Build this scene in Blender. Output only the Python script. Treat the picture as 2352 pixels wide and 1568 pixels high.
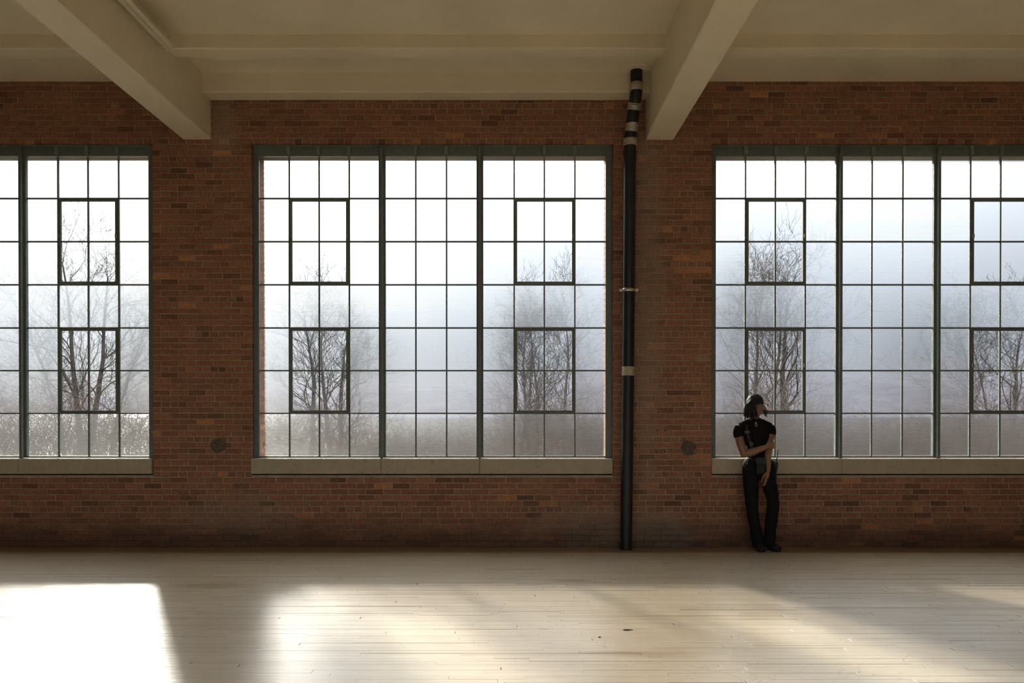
import bpy, bmesh, math, random
import numpy as np
from mathutils import Vector, Matrix

for o in list(bpy.data.objects):
    bpy.data.objects.remove(o)
scene = bpy.context.scene
COL = scene.collection

# ------------------------------------------------------------------ camera
W_PX, H_PX = 2352.0, 1568.0
F_PX = 1829.0                       # focal length in pixels (28 mm on 36 mm)
CAM_D, CAM_H = 9.38, 1.646          # metres from the brick wall, above the floor
PITCH = math.radians(0.4)
cam_data = bpy.data.cameras.new('camera')
cam_data.sensor_width = 36.0
cam_data.lens = 36.0 * F_PX / W_PX
cam_data.clip_start, cam_data.clip_end = 0.05, 4000
cam_data.shift_x = 6.0 / W_PX
cam_data.shift_y = (935.0 + F_PX * math.tan(PITCH) - H_PX / 2) / W_PX
cam = bpy.data.objects.new('camera', cam_data)
cam.location = (0, -CAM_D, CAM_H)
cam.rotation_euler = (math.pi / 2 - PITCH, 0, 0)
COL.objects.link(cam)
scene.camera = cam

# ------------------------------------------------------------------ light
SUN_SLOPE, SUN_ELEV = 0.455, math.radians(24.8)      # from the lower-floor light patches
SUN_DIR = Vector((-SUN_SLOPE, 1.0, 0)).normalized() * math.cos(SUN_ELEV)
SUN_DIR.z = math.sin(SUN_ELEV)                       # towards the sun
SUN_STRENGTH = 4.7
sun_data = bpy.data.lights.new('sun', 'SUN')
sun_data.energy = SUN_STRENGTH
sun_data.angle = math.radians(4.0)
sun_data.color = (1.0, 0.94, 0.84)
sun = bpy.data.objects.new('sun', sun_data)
sun.rotation_euler = (-SUN_DIR).to_track_quat('-Z', 'Y').to_euler()
sun.location = (-20, 40, 25)
COL.objects.link(sun)

SKY_GAIN = 1.0
world = bpy.data.worlds.new('hazy_sky')
scene.world = world
world.use_nodes = True
nt = world.node_tree
nt.nodes.clear()
def N(tree, typ, **kw):
    n = tree.nodes.new(typ)
    for k, v in kw.items():
        setattr(n, k, v)
    return n
tc = N(nt, 'ShaderNodeTexCoord')
nrm = N(nt, 'ShaderNodeVectorMath', operation='NORMALIZE')
nt.links.new(tc.outputs['Generated'], nrm.inputs[0])
dot = N(nt, 'ShaderNodeVectorMath', operation='DOT_PRODUCT')
nt.links.new(nrm.outputs[0], dot.inputs[0])
dot.inputs[1].default_value = SUN_DIR
acos = N(nt, 'ShaderNodeMath', operation='ARCCOSINE', use_clamp=False)
nt.links.new(dot.outputs['Value'], acos.inputs[0])
def expo(scale, amp):
    d = N(nt, 'ShaderNodeMath', operation='MULTIPLY'); d.inputs[1].default_value = -1.0 / math.radians(scale)
    nt.links.new(acos.outputs[0], d.inputs[0])
    e = N(nt, 'ShaderNodeMath', operation='EXPONENT'); nt.links.new(d.outputs[0], e.inputs[0])
    m = N(nt, 'ShaderNodeMath', operation='MULTIPLY'); m.inputs[1].default_value = amp
    nt.links.new(e.outputs[0], m.inputs[0])
    return m
g1, g2 = expo(16.0, 0.45), expo(5.5, 5.0)
add = N(nt, 'ShaderNodeMath', operation='ADD')
nt.links.new(g1.outputs[0], add.inputs[0]); nt.links.new(g2.outputs[0], add.inputs[1])
# sky gets a little brighter upward from the cloud bank along the horizon
sep = N(nt, 'ShaderNodeSeparateXYZ'); nt.links.new(nrm.outputs[0], sep.inputs[0])
mr = N(nt, 'ShaderNodeMapRange'); mr.inputs['From Min'].default_value = 0.0; mr.inputs['From Max'].default_value = 0.60
nt.links.new(sep.outputs['Z'], mr.inputs['Value'])
base = N(nt, 'ShaderNodeMix', data_type='RGBA')
pw = N(nt, 'ShaderNodeMath', operation='POWER'); pw.inputs[1].default_value = 1.5
nt.links.new(mr.outputs[0], pw.inputs[0]); nt.links.new(pw.outputs[0], base.inputs['Factor'])
base.inputs['A'].default_value = (0.125, 0.142, 0.18, 1)
base.inputs['B'].default_value = (1.72, 1.77, 1.86, 1)
glow = N(nt, 'ShaderNodeMix', data_type='RGBA', blend_type='MULTIPLY')
glow.inputs['Factor'].default_value = 1.0
comb = N(nt, 'ShaderNodeCombineXYZ')
for i in range(3):
    nt.links.new(add.outputs[0], comb.inputs[i])
nt.links.new(comb.outputs[0], glow.inputs['A'])
glow.inputs['B'].default_value = (1.0, 0.96, 0.88, 1)
tot = N(nt, 'ShaderNodeMix', data_type='RGBA', blend_type='ADD')
tot.inputs['Factor'].default_value = 1.0
nt.links.new(base.outputs['Result'], tot.inputs['A']); nt.links.new(glow.outputs['Result'], tot.inputs['B'])
# brighter, warmer strip of sky under the cloud bank
hz_ = N(nt, 'ShaderNodeMath', operation='MULTIPLY'); hz_.inputs[1].default_value = -1.0 / 0.035
ab_ = N(nt, 'ShaderNodeMath', operation='ABSOLUTE'); nt.links.new(sep.outputs['Z'], ab_.inputs[0]); nt.links.new(ab_.outputs[0], hz_.inputs[0])
he_ = N(nt, 'ShaderNodeMath', operation='EXPONENT'); nt.links.new(hz_.outputs[0], he_.inputs[0])
hm_ = N(nt, 'ShaderNodeMix', data_type='RGBA', blend_type='ADD'); nt.links.new(he_.outputs[0], hm_.inputs['Factor'])
nt.links.new(tot.outputs['Result'], hm_.inputs['A']); hm_.inputs['B'].default_value = (0.24, 0.215, 0.17, 1)
tot = hm_
bg = N(nt, 'ShaderNodeBackground'); bg.inputs['Strength'].default_value = SKY_GAIN
nt.links.new(tot.outputs['Result'], bg.inputs['Color'])
wo = N(nt, 'ShaderNodeOutputWorld'); nt.links.new(bg.outputs[0], wo.inputs['Surface'])

vs = scene.view_settings
scene.display_settings.display_device = 'sRGB'
vs.view_transform = 'Standard'
vs.look = 'None'
vs.gamma = 1.0
vs.use_curve_mapping = False
vs.exposure = 1.12
cy = scene.cycles
cy.use_denoising = True
cy.use_adaptive_sampling = True
cy.adaptive_threshold = 0.06
cy.max_bounces = 10
cy.diffuse_bounces = 5
cy.glossy_bounces = 4
cy.transmission_bounces = 8
cy.transparent_max_bounces = 24
cy.sample_clamp_indirect = 30.0
cy.caustics_refractive = True
cy.caustics_reflective = False

# ------------------------------------------------------------------ mesh helpers
class MB:
    """collects shapes; build() links them as one mesh object"""
    def __init__(self):
        self.v, self.f, self.t, self.s = [], [], [], []
    def add(self, verts, faces, tint=0.0, smooth=False):
        o = len(self.v)
        self.v += [tuple(p) for p in verts]
        for f in faces:
            self.f.append(tuple(i + o for i in f)); self.t.append(tint); self.s.append(smooth)
        return self
    def box(self, x0, x1, y0, y1, z0, z1, tint=0.0):
        v = [(x0,y0,z0),(x1,y0,z0),(x1,y1,z0),(x0,y1,z0),(x0,y0,z1),(x1,y0,z1),(x1,y1,z1),(x0,y1,z1)]
        f = [(0,3,2,1),(4,5,6,7),(0,1,5,4),(1,2,6,5),(2,3,7,6),(3,0,4,7)]
        return self.add(v, f, tint)
    def cbox(self, x0, x1, y0, y1, z0, z1, c, tint=0.0):
        """box with all twelve edges chamfered by c"""
        bm = bmesh.new()
        bmesh.ops.create_cube(bm, size=1.0)
        for vv in bm.verts:
            vv.co = ((x0+x1)/2 + vv.co.x*(x1-x0), (y0+y1)/2 + vv.co.y*(y1-y0), (z0+z1)/2 + vv.co.z*(z1-z0))
        bmesh.ops.bevel(bm, geom=list(bm.edges), offset=c, segments=1, affect='EDGES')
        bm.verts.index_update()
        self.add([vv.co for vv in bm.verts], [[x.index for x in ff.verts] for ff in bm.faces], tint)
        bm.free(); return self
    def tube(self, pts, radii, n=8, cap=True, smooth=True, tint=0.0):
        pts = [Vector(p) for p in pts]
        if not hasattr(radii, '__len__'): radii = [radii]*len(pts)
        rings = []
        prev = None
        for i, p in enumerate(pts):
            a = pts[max(i-1,0)]; b = pts[min(i+1,len(pts)-1)]
            t = (b - a)
            t = t.normalized() if t.length > 1e-9 else Vector((0,0,1))
            if prev is None:
                ref = Vector((1,0,0)) if abs(t.x) < 0.9 else Vector((0,1,0))
                u = t.cross(ref).normalized()
            else:
                u = (prev - t * prev.dot(t))
                u = u.normalized() if u.length > 1e-6 else t.orthogonal().normalized()
            prev = u
            w = t.cross(u)
            r = radii[i]
            rings.append([p + (u*math.cos(2*math.pi*k/n) + w*math.sin(2*math.pi*k/n))*r for k in range(n)])
        v = [q for r in rings for q in r]
        f = []
        for i in range(len(pts)-1):
            for k in range(n):
                k2 = (k+1) % n
                f.append((i*n+k, i*n+k2, (i+1)*n+k2, (i+1)*n+k))
        self.add(v, f, tint, smooth)
        if cap:
            self.add(rings[0], [tuple(range(n))[::-1]], tint); self.add(rings[-1], [tuple(range(n))], tint)
        return self
    def lathe(self, prof, cx, cy, n=24, tint=0.0, smooth=True):
        """prof: (radius, z) from the bottom up"""
        v = [(cx + r*math.cos(2*math.pi*k/n), cy + r*math.sin(2*math.pi*k/n), z) for r, z in prof for k in range(n)]
        f = []
        for i in range(len(prof)-1):
            for k in range(n):
                k2 = (k+1) % n
                f.append((i*n+k, i*n+k2, (i+1)*n+k2, (i+1)*n+k))
        return self.add(v, f, tint, smooth)
    def mesh(self, name):
        m = bpy.data.meshes.new(name)
        m.from_pydata(self.v, [], self.f)
        a = m.attributes.new('tint', 'FLOAT', 'FACE')
        a.data.foreach_set('value', np.array(self.t, dtype=np.float32))
        m.polygons.foreach_set('use_smooth', np.array(self.s, dtype=bool))
        m.update()
        return m
    def build(self, name, mat, parent=None, loc=None):
        return link(name, self.mesh(name), mat, parent, loc)
def link(name, mesh, mat=None, parent=None, loc=None):
    o = bpy.data.objects.new(name, mesh)
    COL.objects.link(o)
    if mat is not None and mesh is not None and not mesh.materials:
        mesh.materials.append(mat)
    if parent is not None: o.parent = parent
    if loc is not None: o.location = loc
    return o
def empty(name, loc=(0,0,0)):
    o = bpy.data.objects.new(name, None); COL.objects.link(o); o.location = loc
    o.empty_display_size = 0.1
    return o
def tag(o, label=None, cat=None, group=None, kind=None):
    if label: o['label'] = label
    if cat: o['category'] = cat
    if group: o['group'] = group
    if kind: o['kind'] = kind
    return o

# ------------------------------------------------------------------ materials
def new_mat(name):
    m = bpy.data.materials.new(name); m.use_nodes = True
    t = m.node_tree; b = t.nodes['Principled BSDF']
    return m, t, b
def rgb(c): return (c[0], c[1], c[2], 1.0)
def noise(t, scale, detail=4, rough=0.55, vec=None, dist=0.0):
    n = N(t, 'ShaderNodeTexNoise'); n.inputs['Scale'].default_value = scale
    n.inputs['Detail'].default_value = detail; n.inputs['Roughness'].default_value = rough
    n.inputs['Distortion'].default_value = dist
    if vec is not None: t.links.new(vec, n.inputs['Vector'])
    return n
def ramp(t, src, stops, interp='LINEAR'):
    r = N(t, 'ShaderNodeValToRGB'); r.color_ramp.interpolation = interp
    e = r.color_ramp.elements
    while len(e) < len(stops): e.new(0.5)
    for i, (p, c) in enumerate(stops):
        e[i].position = p; e[i].color = rgb(c) if hasattr(c, '__len__') else (c, c, c, 1)
    t.links.new(src, r.inputs['Fac'])
    return r
def mixc(t, fac, a, b, blend='MIX'):
    m = N(t, 'ShaderNodeMix', data_type='RGBA', blend_type=blend)
    for sock, val in (('Factor', fac), ('A', a), ('B', b)):
        if hasattr(val, 'is_linked') or isinstance(val, bpy.types.NodeSocket): t.links.new(val, m.inputs[sock])
        elif sock == 'Factor': m.inputs[sock].default_value = val
        else: m.inputs[sock].default_value = rgb(val)
    return m.outputs['Result']
def math_n(t, op, a, b=None, clamp=False):
    m = N(t, 'ShaderNodeMath', operation=op, use_clamp=clamp)
    for i, val in enumerate((a, b)):
        if val is None: continue
        if isinstance(val, bpy.types.NodeSocket): t.links.new(val, m.inputs[i])
        else: m.inputs[i].default_value = val
    return m.outputs[0]
def maprange(t, v, a, b, c=0.0, d=1.0, smooth=True):
    m = N(t, 'ShaderNodeMapRange'); m.interpolation_type = 'SMOOTHSTEP' if smooth else 'LINEAR'
    t.links.new(v, m.inputs['Value'])
    for k, val in (('From Min', a), ('From Max', b), ('To Min', c), ('To Max', d)): m.inputs[k].default_value = val
    return m.outputs[0]
def bump(t, b, h, strength=0.3, dist=0.01):
    n = N(t, 'ShaderNodeBump'); n.inputs['Strength'].default_value = strength; n.inputs['Distance'].default_value = dist
    t.links.new(h, n.inputs['Height']); t.links.new(n.outputs[0], b.inputs['Normal'])
    return n
def pos(t): return N(t, 'ShaderNodeNewGeometry').outputs['Position']
def scaled(t, v, s):
    m = N(t, 'ShaderNodeVectorMath', operation='MULTIPLY'); t.links.new(v, m.inputs[0]); m.inputs[1].default_value = s
    return m.outputs[0]
def tint_of(t):
    a = N(t, 'ShaderNodeAttribute', attribute_type='GEOMETRY', attribute_name='tint')
    b = N(t, 'ShaderNodeAttribute', attribute_type='OBJECT', attribute_name='tint')
    return math_n(t, 'ADD', a.outputs['Fac'], b.outputs['Fac'])
def blob(t, p, centre, size, noise_out, lo=1.0, hi=0.35, amp=0.6):
    """soft irregular patch around centre (x, z) of size (sx, sz): 0..1"""
    s = N(t, 'ShaderNodeVectorMath', operation='SUBTRACT'); t.links.new(p, s.inputs[0]); s.inputs[1].default_value = centre
    q = scaled(t, s.outputs[0], [0 if k == 0 else 1.0/k for k in size])
    l = N(t, 'ShaderNodeVectorMath', operation='LENGTH'); t.links.new(q, l.inputs[0])
    d = math_n(t, 'ADD', l.outputs['Value'], math_n(t, 'MULTIPLY', math_n(t, 'SUBTRACT', noise_out, 0.5), amp*2))
    return maprange(t, d, lo, hi)

def plain(name, col, rough=0.6, metallic=0.0, spec=0.5, nscale=None, namp=0.15, bumps=None):
    m, t, b = new_mat(name)
    b.inputs['Roughness'].default_value = rough; b.inputs['Metallic'].default_value = metallic
    b.inputs['Specular IOR Level'].default_value = spec
    b.inputs['Base Color'].default_value = rgb(col)
    if nscale:
        n = noise(t, nscale, 5, 0.6, pos(t))
        r = ramp(t, n.outputs['Fac'], [(0.3, [c*(1-namp) for c in col]), (0.7, [min(1, c*(1+namp)) for c in col])])
        t.links.new(r.outputs[0], b.inputs['Base Color'])
        if bumps: bump(t, b, n.outputs['Fac'], bumps[0], bumps[1])
    return m
# ------------------------------------------------------------------ surface materials
def brick_material():
    m, t, b = new_mat('old_red_brick')
    p = pos(t); ti = tint_of(t)
    base = ramp(t, ti, [(0.0, (0.17,0.085,0.056)), (0.12, (0.24,0.108,0.064)), (0.45, (0.335,0.152,0.090)),
                        (0.85, (0.395,0.175,0.098)), (0.93, (0.47,0.205,0.095)), (1.0, (0.54,0.25,0.10))])
    n1 = noise(t, 26, 6, 0.65, p)
    c = mixc(t, 1.0, base.outputs[0], ramp(t, n1.outputs['Fac'], [(0.28, 0.62), (0.72, 1.25)]).outputs[0], 'MULTIPLY')
    # lime and plaster residue: beside the pipe, at the foot of the wall, in flecks everywhere
    n2 = noise(t, 3.2, 6, 0.7, p, 0.4)
    n3 = noise(t, 70, 3, 0.6, p)
    run = blob(t, p, (1.62, 0, 3.0), (0.26, 0, 2.9), n2.outputs['Fac'], 1.15, 0.3, 0.9)
    foot = blob(t, p, (1.15, 0, 0.12), (1.35, 0, 0.48), n2.outputs['Fac'], 1.0, 0.2, 0.9)
    foot2 = blob(t, p, (1.85, 0, 0.10), (0.45, 0, 0.42), n2.outputs['Fac'], 1.0, 0.2, 0.5)
    foot3 = blob(t, p, (-3.2, 0, 0.35), (1.1, 0, 0.5), n2.outputs['Fac'], 0.9, 0.2, 0.9)
    spot = blob(t, p, (-3.35, 0, 4.95), (0.22, 0, 0.45), n2.outputs['Fac'], 1.0, 0.3, 0.6)
    lump = blob(t, p, (2.27, 0, 2.22), (0.12, 0, 0.06), n2.outputs['Fac'], 1.0, 0.5, 0.5)
    e = math_n(t, 'MAXIMUM', math_n(t, 'MULTIPLY', run, 0.45), math_n(t, 'MULTIPLY', foot, 0.55))
    e = math_n(t, 'MAXIMUM', e, math_n(t, 'MULTIPLY', foot2, 0.75))
    e = math_n(t, 'MAXIMUM', e, math_n(t, 'MULTIPLY', foot3, 0.35))
    e = math_n(t, 'MAXIMUM', e, math_n(t, 'MULTIPLY', spot, 0.5))
    e = math_n(t, 'MAXIMUM', e, math_n(t, 'MULTIPLY', lump, 0.6))
    flecks = maprange(t, n3.outputs['Fac'], 0.64, 0.78, 0.0, 0.5)
    gate = maprange(t, n2.outputs['Fac'], 0.45, 0.75)
    e = math_n(t, 'ADD', math_n(t, 'MULTIPLY', e, maprange(t, n3.outputs['Fac'], 0.25, 0.6, 0.45, 1.0)),
               math_n(t, 'MULTIPLY', flecks, gate), True)
    c = mixc(t, e, c, (0.34, 0.285, 0.215))
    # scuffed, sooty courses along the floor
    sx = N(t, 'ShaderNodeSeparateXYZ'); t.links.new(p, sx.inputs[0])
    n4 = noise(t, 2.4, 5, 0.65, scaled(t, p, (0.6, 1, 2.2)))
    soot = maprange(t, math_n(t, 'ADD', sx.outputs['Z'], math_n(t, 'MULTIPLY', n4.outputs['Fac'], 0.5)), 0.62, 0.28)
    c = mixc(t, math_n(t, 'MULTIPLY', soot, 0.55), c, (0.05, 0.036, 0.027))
    t.links.new(c, b.inputs['Base Color'])
    b.inputs['Roughness'].default_value = 0.85; b.inputs['Specular IOR Level'].default_value = 0.25
    bump(t, b, noise(t, 90, 5, 0.6, p).outputs['Fac'], 0.5, 0.006)
    return m
def mortar_material():
    m, t, b = new_mat('grey_mortar')
    p = pos(t)
    n = noise(t, 9, 6, 0.7, p)
    sx = N(t, 'ShaderNodeSeparateXYZ'); t.links.new(p, sx.inputs[0])
    c = ramp(t, n.outputs['Fac'], [(0.3, (0.32,0.265,0.195)), (0.7, (0.50,0.425,0.325))]).outputs[0]
    n4 = noise(t, 2.4, 5, 0.65, scaled(t, p, (0.6, 1, 2.2)))
    soot = maprange(t, math_n(t, 'ADD', sx.outputs['Z'], math_n(t, 'MULTIPLY', n4.outputs['Fac'], 0.5)), 0.70, 0.30)
    c = mixc(t, math_n(t, 'MULTIPLY', soot, 0.8), c, (0.055, 0.04, 0.03))
    t.links.new(c, b.inputs['Base Color']); b.inputs['Roughness'].default_value = 0.95
    b.inputs['Specular IOR Level'].default_value = 0.1
    bump(t, b, noise(t, 140, 4, 0.6, p).outputs['Fac'], 0.5, 0.006)
    return m
def paint_material(name, col, dirt=(0.35, 0.29, 0.2), amount=0.35):
    m, t, b = new_mat(name)
    p = pos(t)
    n = noise(t, 1.3, 6, 0.6, p); n2 = noise(t, 55, 4, 0.6, p)
    c = ramp(t, n.outputs['Fac'], [(0.3, [k*0.93 for k in col]), (0.7, [min(1, k*1.04) for k in col])]).outputs[0]
    sp = math_n(t, 'MULTIPLY', maprange(t, noise(t, 17, 3, 0.5, p).outputs['Fac'], 0.72, 0.80), amount)
    c = mixc(t, sp, c, dirt)
    t.links.new(c, b.inputs['Base Color']); b.inputs['Roughness'].default_value = 0.6
    b.inputs['Specular IOR Level'].default_value = 0.3
    bump(t, b, math_n(t, 'ADD', math_n(t, 'MULTIPLY', n2.outputs['Fac'], 0.25), n.outputs['Fac']), 0.35, 0.02)
    return m
def sill_material():
    m, t, b = new_mat('stained_cast_stone')
    p = pos(t)
    n = noise(t, 2.2, 6, 0.65, p, 0.3); n2 = noise(t, 14, 5, 0.65, p)
    c = ramp(t, n2.outputs['Fac'], [(0.25, (0.40,0.34,0.25)), (0.75, (0.52,0.45,0.335))]).outputs[0]
    st = maprange(t, math_n(t, 'MULTIPLY', n.outputs['Fac'], n2.outputs['Fac']), 0.30, 0.42)
    c = mixc(t, math_n(t, 'MULTIPLY', st, 0.6), c, (0.16, 0.14, 0.11))
    t.links.new(c, b.inputs['Base Color']); b.inputs['Roughness'].default_value = 0.8
    bump(t, b, n2.outputs['Fac'], 0.2, 0.01)
    return m
def floor_material():
    m, t, b = new_mat('worn_maple_boards')
    p = pos(t); ti = tint_of(t)
    sx = N(t, 'ShaderNodeSeparateXYZ'); t.links.new(p, sx.inputs[0])
    # shift the grain of each board by its own tint
    off = N(t, 'ShaderNodeCombineXYZ'); t.links.new(math_n(t, 'MULTIPLY', ti, 37.0), off.inputs[0])
    pv = N(t, 'ShaderNodeVectorMath', operation='ADD'); t.links.new(p, pv.inputs[0]); t.links.new(off.outputs[0], pv.inputs[1])
    grain = noise(t, 5.0, 7, 0.65, scaled(t, pv.outputs[0], (0.7, 22, 1)), 0.5)
    c = ramp(t, ti, [(0.0, (0.48,0.375,0.245)), (0.25, (0.555,0.45,0.305)), (0.8, (0.61,0.505,0.36)), (1.0, (0.65,0.555,0.42))]).outputs[0]
    c = mixc(t, 1.0, c, ramp(t, grain.outputs['Fac'], [(0.28, 0.74), (0.66, 1.10)]).outputs[0], 'MULTIPLY')
    # walked-on greying, dark dirt lines and old brown stains
    wear = noise(t, 0.55, 5, 0.6, p)
    c = mixc(t, maprange(t, wear.outputs['Fac'], 0.4, 0.7, 0.0, 0.35), c, (0.56, 0.50, 0.41))
    lines = noise(t, 3.2, 5, 0.7, scaled(t, pv.outputs[0], (0.35, 34, 1)))
    c = mixc(t, maprange(t, lines.outputs['Fac'], 0.60, 0.76, 0.0, 0.6), c, (0.22, 0.16, 0.10))
    ns = noise(t, 5, 4, 0.6, scaled(t, p, (0.5, 5, 1)))
    st = None
    for (cx_, cy_, sx_, sy_, k) in ((0.61,-1.82,0.30,0.07,0.75), (0.52,-1.78,0.85,0.035,0.45), (0.74,-4.05,0.42,0.06,0.6),
                                    (0.95,-4.08,0.5,0.10,0.4), (-2.75,-2.05,0.6,0.16,0.45), (-0.85,-2.35,0.9,0.12,0.3), (-1.9,-2.25,0.9,0.10,0.25)):
        q = math_n(t, 'MULTIPLY', blob(t, p, (cx_, cy_, 0), (sx_, sy_, 0), ns.outputs['Fac'], 1.0, 0.1, 0.6), k)
        st = q if st is None else math_n(t, 'MAXIMUM', st, q)
    c = mixc(t, st, c, (0.26, 0.125, 0.05))
    # unworn darker boards along the wall, mostly its shade painted into the colour
    dk = maprange(t, math_n(t, 'ADD', sx.outputs['Y'], math_n(t, 'MULTIPLY', ns.outputs['Fac'], 0.06)), -0.42, -0.26)
    c = mixc(t, math_n(t, 'MULTIPLY', dk, 0.75), c, (0.20, 0.125, 0.05))
    # scuff marks
    sc = noise(t, 1.1, 3, 0.5, p, 2.6)
    line = maprange(t, math_n(t, 'ABSOLUTE', math_n(t, 'SUBTRACT', sc.outputs['Fac'], 0.5)), 0.004, 0.0)
    c = mixc(t, math_n(t, 'MULTIPLY', line, math_n(t, 'MULTIPLY', maprange(t, wear.outputs['Fac'], 0.40, 0.6), 0.55)), c, (0.17, 0.14, 0.11))
    t.links.new(c, b.inputs['Base Color'])
    r = ramp(t, grain.outputs['Fac'], [(0.2, 0.27), (0.8, 0.38)])
    t.links.new(r.outputs[0], b.inputs['Roughness'])
    b.inputs['Specular IOR Level'].default_value = 0.5
    h = math_n(t, 'ADD', math_n(t, 'MULTIPLY', grain.outputs['Fac'], 0.5), noise(t, 2.0, 3, 0.5, scaled(t, p, (0.5, 9, 1))).outputs['Fac'])
    bump(t, b, h, 0.10, 0.012)
    return m
def glass_material(name, frosted):
    """patterned panes: one smooth and one ribbed side; clear panes: both smooth"""
    m = bpy.data.materials.new(name); m.use_nodes = True
    t = m.node_tree; t.nodes.clear()
    out = N(t, 'ShaderNodeOutputMaterial')
    tr = N(t, 'ShaderNodeBsdfTransparent')
    gl = N(t, 'ShaderNodeBsdfGlossy'); gl.inputs['Roughness'].default_value = 0.04
    fr = N(t, 'ShaderNodeFresnel'); fr.inputs['IOR'].default_value = 1.45
    if not frosted:
        tr.inputs['Color'].default_value = (0.95, 0.97, 0.97, 1)
        mx = N(t, 'ShaderNodeMixShader')
        t.links.new(fr.outputs[0], mx.inputs[0]); t.links.new(tr.outputs[0], mx.inputs[1]); t.links.new(gl.outputs[0], mx.inputs[2])
        t.links.new(mx.outputs[0], out.inputs['Surface'])
        return m
    rf = N(t, 'ShaderNodeBsdfRefraction', distribution='BECKMANN'); rf.inputs['IOR'].default_value = 1.13
    rf.inputs['Roughness'].default_value = 0.5
    rf.inputs['Color'].default_value = (0.93, 0.95, 0.95, 1)
    p = pos(t)
    sx = N(t, 'ShaderNodeSeparateXYZ'); t.links.new(p, sx.inputs[0])
    rib = math_n(t, 'SINE', math_n(t, 'MULTIPLY', sx.outputs['Z'], 2*math.pi/0.0165))
    grit = noise(t, 160, 2, 0.5, p)
    h = math_n(t, 'ADD', math_n(t, 'MULTIPLY', rib, 0.5), math_n(t, 'MULTIPLY', grit.outputs['Fac'], 1.2))
    bp = N(t, 'ShaderNodeBump'); bp.inputs['Strength'].default_value = 0.36; bp.inputs['Distance'].default_value = 0.004
    t.links.new(h, bp.inputs['Height']); t.links.new(bp.outputs[0], rf.inputs['Normal'])
    tr.inputs['Color'].default_value = (0.95, 0.97, 0.96, 1)
    mx = N(t, 'ShaderNodeMixShader'); mx.inputs[0].default_value = FROST_CLEAR
    t.links.new(rf.outputs[0], mx.inputs[1]); t.links.new(tr.outputs[0], mx.inputs[2])
    t.links.new(mx.outputs[0], out.inputs['Surface'])
    return m
FROST_CLEAR = 0.36          # share of the light the ribbed glass lets straight through

M = dict(
    brick=brick_material(), mortar=mortar_material(),
    ceiling=paint_material('cream_ceiling_paint', (0.84, 0.755, 0.595)),
    plaster=paint_material('off_white_plaster', (0.86, 0.83, 0.76)),
    endwall=plain('end_wall_brick', (0.27, 0.125, 0.07), 0.9, spec=0.2, nscale=12, namp=0.3),
    sill=sill_material(), floor=floor_material(),
    subfloor=plain('dark_subfloor', (0.06, 0.045, 0.03), 0.9),
    steel=plain('grey_green_window_paint', (0.150, 0.175, 0.155), 0.6, nscale=20, namp=0.15),
    steel_light=plain('pale_window_paint', (0.21, 0.24, 0.21), 0.6, nscale=30, namp=0.2),  # paler tone of the frame paint, on head flange, clips and latches
    ribbed=glass_material('ribbed_glass', True), clear=glass_material('clear_glass', False),
    pipe=plain('black_pipe_paint', (0.012, 0.012, 0.012), 0.38, nscale=6, namp=0.4),
    band=plain('galvanised_steel_band', (0.55, 0.52, 0.46), 0.35, 0.9, nscale=40, namp=0.15),
    tape=plain('beige_wrapped_band', (0.50, 0.43, 0.32), 0.5, 0.2, nscale=60, namp=0.25),
    patch=plain('rough_cement_patch', (0.13, 0.105, 0.08), 0.95, nscale=45, namp=0.5, bumps=(0.8, 0.02)),
    dark=plain('dark_hole', (0.01, 0.008, 0.006), 0.9),
    fixture=plain('cream_enamel', (0.80, 0.74, 0.60), 0.45),
    tube=plain('white_diffuser', (0.75, 0.72, 0.64), 0.4),
    splinter=plain('black_splinter', (0.012, 0.01, 0.009), 0.8),
)

# ------------------------------------------------------------------ dimensions
ZC = 5.47                    # ceiling
PERIOD = 5.42                # window spacing
XL, XR, YB = -9.3, 9.3, -11.0
IN_X0, IN_X1 = -3.036, 1.220            # masonry opening of the middle window, room side
SILL_TOP, HEAD = 1.041, 4.741
Y_GLASS = 0.105
GS = F_PX / (CAM_D + Y_GLASS)
def gx(px): return (px - 1170.0) / GS
def gz(py):
    k = (935.0 + F_PX * math.tan(PITCH) - py) / F_PX
    return CAM_H + (CAM_D + Y_GLASS) * (k * math.cos(PITCH) - math.sin(PITCH)) / (math.cos(PITCH) + k * math.sin(PITCH))
WIN_OFF = (-PERIOD, 0.0, PERIOD)

def frame_px(x, y, z):
    """pixel of a world point (for picking what shows largest)"""
    d = (y + CAM_D) * math.cos(PITCH) - (z - CAM_H) * math.sin(PITCH)
    u = (z - CAM_H) * math.cos(PITCH) + (y + CAM_D) * math.sin(PITCH)
    return 1170 + F_PX * x / d, 935 + F_PX * math.tan(PITCH) - F_PX * u / d

# ------------------------------------------------------------------ brick wall
rnd = random.Random(7)
def openings(inner):
    r = []
    for o in WIN_OFF:
        if inner: r.append((IN_X0 + o, IN_X1 + o, SILL_TOP - 0.19, HEAD))
        else: r.append((gx(594) + o, gx(1393) + o, gz(1056), gz(356)))
    return r
def slab(mb, y0, y1, ops, grow):
    xs = [XL - 0.3]
    for a, b_, z0, z1 in ops:
        a -= grow; b_ += grow
        mb.box(xs[-1], a, y0, y1, -0.3, ZC + 0.3)
        mb.box(a, b_, y0, y1, -0.3, z0 - grow)
        mb.box(a, b_, y0, y1, z1 + grow, ZC + 0.3)
        xs.append(b_)
    mb.box(xs[-1], XR + 0.3, y0, y1, -0.3, ZC + 0.3)
wb = MB()
slab(wb, 0.007, 0.115, openings(True), 0.006)
slab(wb, 0.115, 0.32, openings(False), 0.0)
wall = wb.build('wall_back', M['mortar'])
tag(wall, 'red brick factory wall with three tall steel windows', 'wall', kind='structure')

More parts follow.
